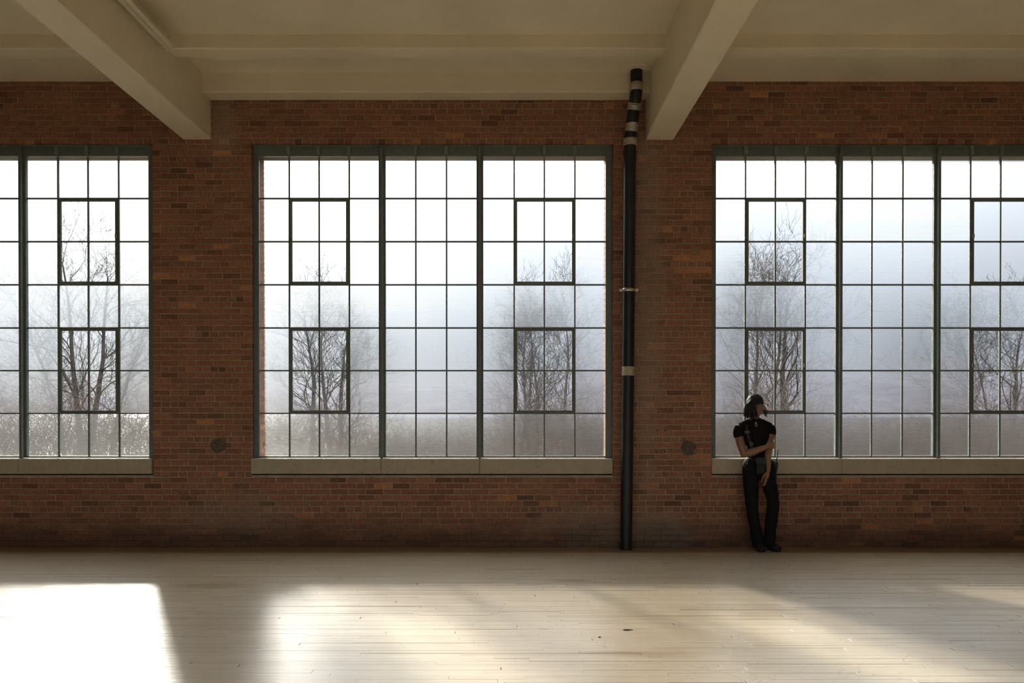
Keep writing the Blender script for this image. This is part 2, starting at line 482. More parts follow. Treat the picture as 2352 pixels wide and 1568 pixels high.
COURSE, JOINT = 0.0687, 0.0115
BL, BH = 0.2085, 0.0985                 # stretcher and header modules
inner_ops = openings(True)
bricks = []                             # x0, x1, z0, z1
n_course = int((ZC - 0.03) / COURSE) + 1
for i in range(n_course):
    z0, z1 = i * COURSE + 0.002, min((i + 1) * COURSE - JOINT + 0.002, ZC)
    header = (i < 67 and i % 6 == 0 and i > 0) or (i >= 67 and i % 6 == 3)
    mod = BH if header else BL
    zc = (z0 + z1) / 2
    cuts = [(a, b_) for a, b_, za, zb in inner_ops if za - 0.01 < zc < zb + 0.005]
    spans, x = [], XL
    for a, b_ in cuts:
        spans.append((x, a)); x = b_
    spans.append((x, XR))
    for si, (a, b_) in enumerate(spans):
        start = a
        if a == XL and not cuts:
            start = a - (0 if header else (mod / 2 if i % 2 else 0)) - rnd.uniform(0, 0.02)
            x = start
        else:
            x = a
            if not header and i % 2: # half brick closer at the jamb
                bricks.append((x, x + BH - JOINT, z0, z1)); x += BH
        while x < b_ - 0.03:
            L = mod + rnd.uniform(-0.006, 0.006)
            e = x + L - JOINT
            if e > b_ - 0.07: e = b_
            bricks.append((max(x, a), min(e, b_), z0, z1))
            x = e + JOINT + (0.0 if e < b_ else 1)
patch_c = [((500 - 1170) / 195.0, CAM_H + (935 - 1023) / 195.0), ((1581 - 1170) / 195.0, CAM_H + (935 - 1028) / 195.0)]
def brick_verts(r, w, h, dep=0.105, c=0.004):
    """irregular front outline, chamfered; origin at the front centre"""
    j = lambda k=0.0022: r.uniform(-k, k)
    outer = [(-w/2+j(), -h/2+j()), (w/2+j(), -h/2+j()), (w/2+j(), h/2+j()), (-w/2+j(), h/2+j())]
    cc = [(c, c), (-c, c), (-c, -c), (c, -c)]
    v = [(x + a, 0.0 + j(0.0006), z + b2) for (x, z), (a, b2) in zip(outer, cc)]
    v += [(x, c * 0.9, z) for x, z in outer]
    v += [(x, dep, z) for x, z in outer]
    f = [(0,1,2,3)]
    for k in range(4):
        k2 = (k + 1) % 4
        f.append((k+4, k2+4, k2, k)); f.append((k+8, k2+8, k2+4, k+4))
    f.append((8, 11, 10, 9))
    return v, f
def brick_tint(r):
    q = r.random()
    if q < 0.05: return r.uniform(0.02, 0.14)
    if q > 0.98: return r.uniform(0.90, 1.0)
    return min(0.82, r.gauss(0.45, 0.15))
cand = []
for k, (x0, x1, z0, z1) in enumerate(bricks):
    w = x1 - x0
    if w < 0.03: continue
    px, py = frame_px((x0 + x1) / 2, 0, (z0 + z1) / 2)
    full = abs(w - (BL - JOINT)) < 0.013
    hid = 1418 < px < 1456 or (1690 < px < 1790 and py > 900)
    if full and not hid and 15 < px < 2337 and 200 < py < 1250:
        cand.append((abs(px - 1176) * 0.8 + abs(py - 784), k))
single = set(k for _, k in sorted(cand)[:300])
shared = []
for k in range(10):
    mb = MB(); v, f = brick_verts(rnd, BL - JOINT, COURSE - JOINT); mb.add(v, f, 0.0)
    me = mb.mesh('brick'); me.materials.append(M['brick']); shared.append(me)
rest = MB()
for k, (x0, x1, z0, z1) in enumerate(bricks):
    w = x1 - x0
    if w < 0.02: continue
    cx_, cz_ = (x0 + x1) / 2, (z0 + z1) / 2
    y = rnd.uniform(-0.0025, 0.0015)
    ti = min(1, max(0.01, brick_tint(rnd)))
    if k in single:
        o = link('brick', shared[rnd.randrange(10)], None, wall, (cx_, y, cz_))
        o.scale = (w / (BL - JOINT), 1, 1)
        o['tint'] = ti
    else:
        v, f = brick_verts(rnd, w, z1 - z0)
        rest.add([(a + cx_, b_ + y, c + cz_) for a, b_, c in v], f, ti)
# brick jambs of the outer reveals
for (a, b_, z0, z1) in openings(False):
    i = 0; z = z0 + 0.01
    while z < z1 - 0.02:
        for side, s in ((a, 1), (b_, -1)):
            ys = [0.150, 0.318] if i % 2 else [0.150, 0.235, 0.318]
            for q in range(len(ys) - 1):
                x0_, x1_ = sorted((side - s * 0.05, side + s * 0.006))
                rest.box(x0_, x1_, ys[q] + 0.004, ys[q+1] - 0.004 + (0.006 if q == len(ys) - 2 else 0), z, min(z + COURSE - JOINT, z1), min(1, max(0.01, brick_tint(rnd))))
        z += COURSE; i += 1
o = rest.build('bricks', M['brick'], wall); o['kind'] = 'stuff'
# round cement patches and drill holes
for (cx_, cz_) in patch_c:
    mb = MB(); n = 22
    ring = [(0.092 * (1 + rnd.uniform(-0.10, 0.10))) for _ in range(n)]
    v = [(cx_, -0.012, cz_)] + [(cx_ + 0.8*r_*math.cos(2*math.pi*k/n), -0.009 + rnd.uniform(-.002,.002), cz_ + 0.8*r_*math.sin(2*math.pi*k/n)) for k, r_ in enumerate(ring)]
    v += [(cx_ + r_*math.cos(2*math.pi*k/n), 0.004, cz_ + r_*math.sin(2*math.pi*k/n)) for k, r_ in enumerate(ring)]
    f = [(0, 1 + k, 1 + (k + 1) % n) for k in range(n)] + [(1 + k, 1 + n + k, 1 + n + (k + 1) % n, 1 + (k + 1) % n) for k in range(n)]
    mb.add(v, [q[::-1] for q in f], 0, True)
    mb.build('cement_patch', M['patch'], wall)
hole = MB()
hole.add([(0.009*math.cos(k*math.pi/4), 0, 0.009*math.sin(k*math.pi/4)) for k in range(8)] + [(0.009*math.cos(k*math.pi/4), 0.02, 0.009*math.sin(k*math.pi/4)) for k in range(8)],
         [tuple(range(8))] + [(k, k+8, (k+1) % 8 + 8, (k+1) % 8) for k in range(8)])
hole_me = hole.mesh('drill_hole'); hole_me.materials.append(M['dark'])
for px, py in ((1510, 988), (1528, 988), (1508, 1037), (1528, 1037)):
    link('drill_hole', hole_me, None, wall, ((px - 1170) / 195.0, -0.004, CAM_H + (935 - py) / 195.0))

# ------------------------------------------------------------------ windows
COLS = [597, 665.5, 734, 803, 879, 955.5, 1026, 1102.5, 1181, 1250, 1320, 1390]   # bar centres, 4 and 7 are mullions
ROWS = [1048, 949, 851, 753, 654, 555, 456, 360]
rowz = [gz(r) for r in ROWS]
colx = [gx(c) for c in COLS]
colx[0] = gx(597); colx[11] = gx(1390)
rowz[7] = gz(360)
BAR = 0.0085
mesh_cache = {}
def box_mesh(name, w, d, h, mat, c=0.0):
    key = (name, round(w, 4), round(d, 4), round(h, 4))
    if key not in mesh_cache:
        mb = MB()
        if c: mb.cbox(-w/2, w/2, -d/2, d/2, -h/2, h/2, c)
        else: mb.box(-w/2, w/2, -d/2, d/2, -h/2, h/2)
        me = mb.mesh(name); me.materials.append(mat); mesh_cache[key] = me
    return mesh_cache[key]
def part(name, x0, x1, y0, y1, z0, z1, mat, parent, c=0.0):
    return link(name, box_mesh(name, x1-x0, y1-y0, z1-z0, mat, c), None, parent, ((x0+x1)/2, (y0+y1)/2, (z0+z1)/2))
def rivet(mb, x, y, z, r=0.009):
    n = 8
    v = [(x + r*math.cos(2*math.pi*k/n), y, z + r*math.sin(2*math.pi*k/n)) for k in range(n)]
    v += [(x + .6*r*math.cos(2*math.pi*k/n), y - r*.6, z + .6*r*math.sin(2*math.pi*k/n)) for k in range(n)]
    mb.add(v, [tuple(range(n, 2*n))] + [(k, (k+1) % n, n + (k+1) % n, n + k) for k in range(n)], 0, True)
YF = 0.075                                    # room face of the steel frame
WIN_LABEL = ['steel-framed window with ribbed panes beside the sloping ceiling beam, cut off by the photo edge',
             'steel-framed multi-pane window beside the black drainpipe, framed whole',
             'steel-framed multi-pane window behind the leaning person in black']
def make_window(idx):
    ox = WIN_OFF[idx]
    w = empty('window_%d' % (idx + 1), (ox, 0, 0))
    tag(w, WIN_LABEL[idx], 'window', kind='structure')
    x0, x1 = IN_X0 + 0.002, IN_X1 - 0.002
    fx0, fx1 = colx[0], colx[11]
    # jambs, head and foot of the frame
    for nm, a, b_ in (('frame_jamb', x0, fx0), ('frame_jamb', fx1, x1)):
        part(nm, a, b_, YF, 0.125, SILL_TOP, HEAD - 0.012, M['steel'], w)
    part('frame_head', x0 + 0.03, x1 - 0.03, YF + 0.005, 0.122, gz(359), gz(338), M['steel'], w)
    part('head_flange', x0 + 0.004, x1 - 0.004, YF - 0.045, 0.10, gz(338), HEAD - 0.004, M['steel_light'], w)
    part('frame_foot', fx0, fx1, YF + 0.008, 0.125, SILL_TOP + 0.004, gz(1047), M['steel'], w)
    # mullions: a channel with a raised nose
    for c in (4, 7):
        x = colx[c]
        mu = part('mullion', x - 0.040, x + 0.040, YF - 0.005, 0.117, SILL_TOP + 0.004, HEAD - 0.03, M['steel'], w)
        nose = link('mullion_nose', box_mesh('mullion_nose', 0.030, 0.055, HEAD - 0.03 - SILL_TOP - 0.004, M['steel'], 0.004), None, mu, (0, -0.055, 0))
        for z in (rowz[1], rowz[3], rowz[5]):
            pass
    bars = [c for c in range(1, 11) if c not in (4, 7)]
    # clips under the head over each bar
    for c in bars:
        part('head_clip', colx[c] - 0.024, colx[c] + 0.024, YF - 0.022, YF + 0.006, gz(357), gz(334), M['steel_light'], w, 0.006)
    rv = MB()
    secs = [(0, 4), (4, 7), (7, 11)]
    for a, b_ in secs:
        for k in range((b_ - a) * 2 + 1):
            rivet(rv, colx[a] + 0.1 + (colx[b_] - colx[a] - 0.2) * k / ((b_ - a) * 2), YF + 0.004, gz(344))
    z = SILL_TOP + 0.14
    while z < 4.6:
        rivet(rv, (x0 + fx0) / 2, YF, z, 0.011); rivet(rv, (x1 + fx1) / 2, YF, z, 0.011)
        for c in (4, 7): rivet(rv, colx[c] + 0.028, YF - 0.005, z, 0.007)
        z += 0.295
    r_ = rv.build('rivets', M['steel'], w); r_['kind'] = 'stuff'
    # glazing bars (T-section), leaving the vents to their own frames
    def vent_cell(ci, ri):
        for s in (0, 7):
            if s + 1 <= ci <= s + 2:
                if ri in (1, 2): return (s, 0)
                if ri in (4, 5): return (s, 1)
        return None
    for c in bars:
        in_vent_mid = c in (2, 9)
        if in_vent_mid:
            for za, zb in ((rowz[0], rowz[1]), (rowz[3], rowz[4]), (rowz[6], rowz[7])):
                part('glazing_bar', colx[c] - BAR, colx[c] + BAR, 0.092, 0.116, za, zb, M['steel'], w)
        else:
            part('glazing_bar', colx[c] - BAR, colx[c] + BAR, 0.092, 0.116, rowz[0], rowz[7], M['steel'], w)
    edge = {0: 0.0, 4: 0.040, 7: 0.040, 11: 0.0}
    for r in range(1, 7):
        for a, b_ in secs:
            xa, xb = colx[a] + edge[a], colx[b_] - edge[b_]
            segs = [(xa, xb)]
            if r in (2, 5) and (b_ - a) == 4:
                segs = [(xa, colx[a+1]), (colx[a+3], xb)]
            for sa, sb in segs:
                part('glazing_bar', sa, sb, 0.093, 0.115, rowz[r] - BAR, rowz[r] + BAR, M['steel'], w)
    # hinged vents
    for s in (0, 7):
        for (ra, rb) in ((1, 3), (4, 6)):
            xa, xb, za, zb = colx[s+1] + BAR*.6, colx[s+3] - BAR*.6, rowz[ra] + BAR*.6, rowz[rb] - BAR*.6
            t_ = 0.030
            mb = MB()
            yy0, yy1 = 0.078, 0.116
            mb.box(xa, xb, yy0, yy1, za, za + t_); mb.box(xa, xb, yy0, yy1, zb - t_, zb)
            mb.box(xa, xa + t_, yy0, yy1, za + t_, zb - t_); mb.box(xb - t_, xb, yy0, yy1, za + t_, zb - t_)
            vent = mb.build('vent', M['steel'], w)
            xm, zm = colx[s+2], rowz[ra+1]
            link('glazing_bar', box_mesh('glazing_bar', 2*BAR, 0.022, zb-za-2*t_, M['steel']), None, vent, (xm, 0.104, (za+zb)/2))
            for sa, sb in ((xa + t_, xm - BAR), (xm + BAR, xb - t_)):
                link('glazing_bar', box_mesh('glazing_bar', sb-sa, 0.021, 2*BAR, M['steel']), None, vent, ((sa+sb)/2, 0.104, zm))
                for ca, cb in ((za + t_, zm - BAR), (zm + BAR, zb - t_)):
                    link('pane', box_mesh('clear_pane', sb-sa, 0.005, cb-ca, M['clear']), None, vent, ((sa+sb)/2, Y_GLASS, (ca+cb)/2))
            for sx_ in (xa + t_/2, xb - t_/2):
                link('latch', box_mesh('latch', 0.016, 0.03, 0.05, M['steel_light'], 0.004), None, vent, (sx_, yy0 - 0.012, zm + 0.06))
    # fixed ribbed panes
    for a, b_ in secs:
        for c in range(a, b_):
            for r in range(7):
                if (b_ - a) == 4 and vent_cell(c, r) is not None: continue
                xa = colx[c] + (edge.get(c, BAR) if c in edge else BAR); xb = colx[c+1] - (edge.get(c+1, BAR) if c + 1 in edge else BAR)
                za = rowz[r] + (BAR if r else 0.0); zb = rowz[r+1] - (BAR if r < 6 else 0.0)
                link('pane', ribbed_pane(xb-xa, zb-za), None, w, ((xa+xb)/2, Y_GLASS, (za+zb)/2))
    # stone sill in three blocks
    cuts = [IN_X0 - 0.004, colx[4], colx[7], IN_X1 - 0.004]
    for k in range(3):
        part('sill_block', cuts[k] + 0.0012, cuts[k+1] - 0.0012, -0.030, 0.112, SILL_TOP - 0.178, SILL_TOP, M['sill'], w, 0.006)
    part('outer_sill', gx(594), gx(1393), 0.118, 0.36, gz(1056) - 0.1, gz(1052), M['sill'], w)
    return w
def ribbed_pane(wd, h):
    key = ('ribbed', round(wd, 3), round(h, 3))
    if key not in mesh_cache:
        mb = MB(); mb.box(-wd/2, wd/2, -0.003, 0.003, -h/2, h/2)
        me = mb.mesh('ribbed_pane')
        me.materials.append(M['clear']); me.materials.append(M['ribbed'])
        me.polygons[4].material_index = 1          # the ribs are on the outer side
        mesh_cache[key] = me
    return mesh_cache[key]
for i in range(3): make_window(i)

# ------------------------------------------------------------------ floor
PW = 0.0572
fl = MB(); fl.box(XL - 0.3, XR + 0.3, YB - 0.3, 0.3, -0.25, -0.016)
floor = fl.build('floor', M['subfloor'])
tag(floor, 'worn pale maple strip floor', 'floor', kind='structure')
rr = random.Random(11)
planks = []
row = 0
y = 0.004
while y > YB:
    x = XL + rr.uniform(-1.5, 0)
    while x < XR:
        L = rr.choice([0.6, 0.9, 1.2, 1.5, 1.8, 2.2]) * rr.uniform(0.75, 1.2)
        a, b_ = max(x, XL), min(x + L, XR)
        gap = 0.0002 + (0.0026 * rr.random() ** 4 if rr.random() < 0.30 else 0)
        end = 0.0005 + (0.0045 * rr.random() ** 2 if rr.random() < 0.5 else 0)
        if b_ - a > 0.02: planks.append((a, b_ - end, y - PW + gap, y, rr.gauss(0, 0.00045), min(1, max(0.01, rr.gauss(0.5, 0.2))), rr.gauss(0, 0.0035)))
        x += L
    y -= PW; row += 1
def plank_geo(mb, a, b_, y0, y1, z, tilt, tint):
    c = 0.0005
    zf = lambda yy: z + (yy - (y0 + y1) / 2) * tilt
    v = [(a, y0, -0.017), (b_, y0, -0.017), (b_, y1, -0.017), (a, y1, -0.017),
         (a, y0, zf(y0) - c), (b_, y0, zf(y0) - c), (b_, y1, zf(y1) - c), (a, y1, zf(y1) - c),
         (a + c, y0 + c, zf(y0)), (b_ - c, y0 + c, zf(y0)), (b_ - c, y1 - c, zf(y1)), (a + c, y1 - c, zf(y1))]
    f = [(8,9,10,11), (4,5,9,8), (5,6,10,9), (6,7,11,10), (7,4,8,11), (0,1,5,4), (1,2,6,5), (2,3,7,6), (3,0,4,7)]
    mb.add(v, f, tint)
def dirty_edges(o):
    me = o.data; me.materials.append(M['subfloor'])
    idx = np.zeros(len(me.polygons), dtype=np.int32); k = np.arange(len(idx)) % 9
    idx[k >= 5] = 1
    me.polygons.foreach_set('material_index', idx)
sc_ = []
for k, (a, b_, y0, y1, z, ti, tl) in enumerate(planks):
    if y0 < -4.75: continue
    xa, ya = frame_px(a, y0, 0); xb, yb = frame_px(b_, y1, 0)
    vis = max(0, min(xb, W_PX) - max(xa, 0))
    sc_.append((vis * (ya - yb), k))
best = set(k for _, k in sorted(sc_, reverse=True)[:300])
rest = MB()
plank_cache = {}
for k, (a, b_, y0, y1, z, ti, tl) in enumerate(planks):
    if k in best:
        mb = MB(); plank_geo(mb, a, b_, y0, y1, z, tl, 0.0)
        o = mb.build('plank', M['floor'], floor); o['tint'] = ti; dirty_edges(o)
    else:
        plank_geo(rest, a, b_, y0, y1, z, tl, ti)
o = rest.build('planks', M['floor'], floor); o['kind'] = 'stuff'; dirty_edges(o)

# ------------------------------------------------------------------ ceiling with beams and ribs
cb = MB(); cb.box(XL - 0.3, XR + 0.3, YB - 0.3, 0.32, ZC, ZC + 0.3)
ceil = cb.build('ceiling', M['ceiling'])
tag(ceil, 'cream painted concrete ceiling with deep beams and shallow ribs', 'ceiling', kind='structure')
GIRD = [(-3.84, -3.507), (1.600, 1.933), (-3.84 - PERIOD, -3.507 - PERIOD), (1.6 + PERIOD, 1.933 + PERIOD)]
def beam(name, x0, x1, y0, y1, z0, z1, c=0.012, seg=40):
    """long cast beam with slightly wandering arrises"""
    n = seg; v, f = [], []
    alongx = (x1 - x0) > (y1 - y0)
    r_ = random.Random(int(abs(x0 * 91 + y0 * 57) * 10))
    wob = [0.0] * (n + 1)
    for k in range(1, n + 1): wob[k] = 0.85 * wob[k-1] + r_.uniform(-0.0012, 0.0012)
    for k in range(n + 1):
        t_ = k / n
        if alongx:
            x = x0 + (x1 - x0) * t_
            sec = [(x, y0, z1), (x, y0, z0 + c + wob[k]), (x, y0 + c, z0 + wob[k]), (x, y1 - c, z0 + wob[k]), (x, y1, z0 + c + wob[k]), (x, y1, z1)]
        else:
            y = y0 + (y1 - y0) * t_
            sec = [(x0, y, z1), (x0, y, z0 + c), (x0 + c, y, z0 + wob[k]), (x1 - c, y, z0 + wob[k]), (x1, y, z0 + c), (x1, y, z1)]
        v += sec
    for k in range(n):
        for q in range(5):
            fc = (k*6+q, k*6+q+1, (k+1)*6+q+1, (k+1)*6+q)
            f.append(fc if not alongx else fc[::-1])
    f.append((0,1,2,3,4,5)); f.append(tuple(n*6 + q for q in (5,4,3,2,1,0)))
    mb = MB(); mb.add(v, f, 0.0)
    return mb.build(name, M['ceiling'], ceil)
for (a, b_) in GIRD:
    beam('ceiling_beam', a, b_, YB, 0.0, 4.790, ZC + 0.01)
xs = sorted([g for g in GIRD])
bays = [(XL, xs[0][0])] + [(xs[k][1], xs[k+1][0]) for k in range(3)] + [(xs[3][1], XR)]
for a, b_ in bays:
    if b_ - a < 0.1: continue
    y = -0.97
    while y > YB + 0.5:
        beam('ceiling_rib', a, b_, y - 0.21, y, 5.322, ZC + 0.01)
        y -= 1.18
beam('edge_beam', xs[1][1], xs[2][0], -0.25, 0.0, 5.248, ZC + 0.01)

# ------------------------------------------------------------------ the other walls
for nm, bx_, lab in (('wall_left', (XL - 0.3, XL, YB - 0.3, 0.0), 'plain brick end wall'), ('wall_right', (XR, XR + 0.3, YB - 0.3, 0.0), 'plain brick end wall opposite')):
    mb = MB(); mb.box(*bx_, -0.02, ZC)
    tag(mb.build(nm, M['endwall']), lab, 'wall', kind='structure')
# unseen windows added behind the camera as daylight fill for the dark interior
mb = MB(); x = XL
RW = [(-5.6, -2.0), (-1.75, 1.75), (2.0, 5.6)]
RZ0, RZ1 = 0.9, 5.05
for a, b_ in RW:
    mb.box(x, a, YB - 0.3, YB, -0.02, ZC); mb.box(a, b_, YB - 0.3, YB, -0.02, RZ0); mb.box(a, b_, YB - 0.3, YB, RZ1, ZC); x = b_
mb.box(x, XR, YB - 0.3, YB, -0.02, ZC)
tag(mb.build('wall_rear', M['plaster']), 'plastered wall facing the brick one', 'wall', kind='structure')
for k, (a, b_) in enumerate(RW):
    w = empty('window_%d' % (k + 4), (0, YB - 0.15, 0)); tag(w, ('unseen window added as fill light in the plastered wall, beside the end wall', 'unseen window added as fill light in the middle of the plastered wall', 'unseen window added as fill light in the plastered wall, beside the opposite end wall')[k], 'window', kind='structure')
    for nm, q in (('frame_jamb', (a, a + .06, -.03, .03, RZ0, RZ1)), ('frame_jamb', (b_ - .06, b_, -.03, .03, RZ0, RZ1)), ('frame_head', (a + .06, b_ - .06, -.03, .03, RZ1 - .06, RZ1)),
                  ('frame_foot', (a + .06, b_ - .06, -.03, .03, RZ0, RZ0 + .06)), ('mullion', ((2*a + b_)/3 - .04, (2*a + b_)/3 + .04, -.03, .03, RZ0 + .06, RZ1 - .06)),
                  ('mullion', ((a + 2*b_)/3 - .04, (a + 2*b_)/3 + .04, -.03, .03, RZ0 + .06, RZ1 - .06))):
        part(nm, *q, M['steel'], w)
    for q in range(3):
        xa = a + .06 if q == 0 else a + (b_ - a)*q/3 + .04; xb = b_ - .06 if q == 2 else a + (b_ - a)*(q + 1)/3 - .04
        part('pane', xa, xb, -.003, .003, RZ0 + .06, RZ1 - .06, M['clear'], w)

# ------------------------------------------------------------------ drainpipe
px_ = 1.382
pipe = empty('drainpipe', (px_, -0.155, 0))
tag(pipe, 'black cast-iron drainpipe running from floor to ceiling between two windows', 'pipe')
def rel(pts): return [Vector(p) - Vector((px_, -0.155, 0)) for p in pts]
R = 0.0695
low = [(1.352, -0.155, 0.0), (1.376, -0.155, 2.05), (1.394, -0.155, 4.72)]
mid = [(1.394, -0.155, 4.72), (1.400, -0.165, 4.80), (1.424, -0.225, 5.04), (1.430, -0.24, 5.10)]
up = [(1.430, -0.24, 5.10), (1.436, -0.335, 5.36), (1.436, -0.335, ZC)]
up = [(1.430, -0.25, 5.09), (1.436, -0.30, 5.17), (1.440, -0.325, 5.25), (1.440, -0.325, ZC + 0.002)]
MB().tube(rel(low), R, 28).build('lower_pipe', M['pipe'], pipe)
MB().tube(rel(mid), R * 0.99, 28).build('offset_pipe', M['pipe'], pipe)
MB().tube(rel(up), R * 0.995, 28).build('upper_pipe', M['pipe'], pipe)
def band(name, c, axis, h, r, mat, ribs=0):
    axis = Vector(axis).normalized(); c = Vector(c)
    mb = MB(); pts, rad = [], []
    n = max(2, ribs * 6 + 1)
    pts.append(c - axis * h / 2); rad.append(R * 0.98)
    for k in range(n):
        pts.append(c + axis * h * (k / (n - 1) - 0.5))
        rad.append(r + (0.0035 * math.sin(k / 6 * 2 * math.pi) if ribs else 0))
    pts.append(c + axis * h / 2); rad.append(R * 0.98)
    mb.tube(rel(pts), rad, 32, cap=False)
    ob = mb.build(name, mat, pipe)
    # clamp screw housing at the side of the band
    return ob
off_ax = Vector((0.030, -0.085, 0.29))
band('coupling_band', (1.440, -0.322, 5.275), (0, 0, 1), 0.092, R + 0.004, M['tape'], 0)
b1 = band('coupling_band', (1.430, -0.245, 5.085), off_ax, 0.085, R + 0.010, M['band'], 4)
b2 = band('coupling_band', (1.410, -0.190, 4.865), off_ax, 0.085, R + 0.006, M['band'], 4)
band('coupling_band', (1.394, -0.155, 4.705), (0, 0, 1), 0.082, R + 0.006, M['tape'], 3)
band('coupling_band', (1.3765, -0.155, 2.065), (0, 0, 1), 0.105, R + 0.004, M['tape'], 5)
# wall bracket: half rings with bolted ears and stand-off rods
cl = MB()
zb_ = CAM_H + (935 - 665.5) / 199.0
cxb = 1.382
cl.tube(rel([(cxb, -0.155, zb_ - 0.02), (cxb, -0.155, zb_ - 0.02), (cxb, -0.155, zb_ + 0.02), (cxb, -0.155, zb_ + 0.02)]), [R, R + 0.006, R + 0.006, R], 32, cap=False)
for s in (-1, 1):
    x0_, x1_ = sorted((cxb + s * (R - 0.002) - px_, cxb + s * (R + 0.042) - px_))
    cl.cbox(x0_, x1_, -0.006, 0.006, zb_ - 0.018, zb_ + 0.018, 0.003)
    cl.tube([(cxb + s * (R + 0.027) - px_, -0.018, zb_), (cxb + s * (R + 0.027) - px_, 0.154, zb_)], 0.006, 8)
    cl.tube([(cxb + s * (R + 0.027) - px_, -0.016, zb_), (cxb + s * (R + 0.027) - px_, -0.006, zb_)], 0.012, 6, smooth=False)
cl.build('wall_bracket', M['band'], pipe)
fl_ = MB().lathe([(0.17, 0.0), (0.17, 0.006), (0.155, 0.012), (R, 0.012)], 1.440 - px_, -0.325 + 0.155, 36)
for i_, v_ in enumerate(fl_.v): fl_.v[i_] = (v_[0], v_[1], ZC - v_[2])
fl_.build('ceiling_collar', M['ceiling'], pipe)

# ------------------------------------------------------------------ strip light along the left beam
lt = empty('strip_light', (-3.425, -1.33, 5.316))
tag(lt, 'long cream strip light fixed under the ceiling ribs beside the beam', 'ceiling light')
hb = MB(); hb.cbox(-0.035, 0.035, -3.6, 0.0, -0.045, 0.0, 0.006); hb.build('housing', M['fixture'], lt)
df = MB(); df.cbox(-0.058, 0.058, -3.55, -0.012, -0.068, -0.042, 0.012); df.build('reflector', M['fixture'], lt)
tb = MB(); tb.tube([(0, -3.5, -0.078), (0, -0.05, -0.078)], 0.013, 12); tb.build('tube', M['tube'], lt)
for yy in (-0.03, -3.52):
    hb = MB(); hb.cbox(-0.018, 0.018, yy - 0.02, yy + 0.02, -0.095, -0.06, 0.004); hb.build('lamp_holder', M['fixture'], lt)

# ------------------------------------------------------------------ splinters lying on the boards
def floor_xy(px, py):
    d = F_PX * CAM_H / (py - 935.0)
    return (px - 1170.0) * d / F_PX, d - CAM_D
for (px0, px1, py, lab) in ((1431, 1454, 1447, 'long black splinter lying on the floorboards'), (1374, 1381, 1464, 'small dark chip on the floorboards beside the splinter')):
    xa, ya = floor_xy(px0, py); xb, _ = floor_xy(px1, py)
    mb = MB()
    mb.add([(xa, ya - .012, .0012), (xa + (xb-xa)*.4, ya - .014, .0012), (xb, ya - .002, .0012), (xb, ya + .004, .0012), (xa + .01, ya + .006, .0012),
            (xa, ya - .010, .004), (xa + (xb-xa)*.4, ya - .011, .006), (xb, ya - .001, .003), (xb, ya + .003, .003), (xa + .01, ya + .004, .005)],
           [(5,6,7,8,9), (0,1,6,5), (1,2,7,6), (2,3,8,7), (3,4,9,8), (4,0,5,9), (4,3,2,1,0)])
    tag(mb.build('wood_splinter', M['splinter']), lab, 'splinter')
# ------------------------------------------------------------------ outdoors
GZ = -1.2
def ground_material():
    m, t, b = new_mat('damp_winter_grass')
    p = pos(t)
    n = noise(t, 0.35, 6, 0.65, p); n2 = noise(t, 4, 5, 0.65, p)
    c = ramp(t, n.outputs['Fac'], [(0.3, (0.019,0.019,0.012)), (0.55, (0.030,0.027,0.020)), (0.75, (0.042,0.037,0.028))]).outputs[0]
    c = mixc(t, 1.0, c, ramp(t, n2.outputs['Fac'], [(0.3, 0.7), (0.7, 1.2)]).outputs[0], 'MULTIPLY')
    t.links.new(c, b.inputs['Base Color']); b.inputs['Roughness'].default_value = 0.6
    b.inputs['Specular IOR Level'].default_value = 0.08
    bump(t, b, n2.outputs['Fac'], 0.05, 0.02)
    return m
def bark_material(name, a, c):
    m, t, b = new_mat(name)
    p = pos(t)
    n = noise(t, 3.5, 6, 0.65, scaled(t, p, (1, 1, 0.35)))
    t.links.new(ramp(t, n.outputs['Fac'], [(0.3, a), (0.7, c)]).outputs[0], b.inputs['Base Color'])
    b.inputs['Roughness'].default_value = 0.9; b.inputs['Specular IOR Level'].default_value = 0.15
    return m
M['ground'] = ground_material()
M['bark'] = bark_material('grey_bark', (0.055, 0.049, 0.044), (0.13, 0.118, 0.105))
M['bark2'] = bark_material('brown_bark', (0.062, 0.052, 0.045), (0.15, 0.125, 0.105))
M['brush'] = bark_material('dry_brown_brush', (0.10, 0.072, 0.056), (0.21, 0.16, 0.13))
M['river'] = plain('river_water', (0.10, 0.12, 0.14), 0.22, nscale=0.05, namp=0.1)
M['hill'] = plain('wooded_far_hill', (0.11, 0.105, 0.125), 0.95, spec=0.05, nscale=0.02, namp=0.3)

# ground as a gently uneven grid
gm = MB(); nx, ny = 60, 26
rg = random.Random(3)
gv = [((-90 + 180*i/nx)*(1 + (2.0*(j-20)/(ny-20) if j > 20 else 0)), 0.33 + 60.0*(j/ny) + (150.0*((j-20)/(ny-20)) if j > 20 else 0), GZ + (0.25*math.sin(i*0.7)*math.cos(j*0.9) + rg.uniform(-.08, .08) if j > 3 else 0.0)) for j in range(ny + 1) for i in range(nx + 1)]
gm.add(gv, [(j*(nx+1)+i, j*(nx+1)+i+1, (j+1)*(nx+1)+i+1, (j+1)*(nx+1)+i) for j in range(ny) for i in range(nx)], 0, True)
tag(gm.build('ground', M['ground']), 'damp winter grass sloping away outside the windows', 'ground', kind='structure')
gr = MB(); gr.box(-90, 90, -90, YB - 0.31, GZ - 0.5, GZ)
tag(gr.build('ground_rear', M['ground']), 'grass on the far side of the hall', 'ground', kind='structure')
rv_ = MB(); rv_.box(-1500, 1500, 205, 1200, GZ - 8, GZ - 4)
tag(rv_.build('river', M['river']), 'wide grey river beyond the trees', 'river', kind='structure')
hm = MB(); n = 140; rows_ = 7
hv = []
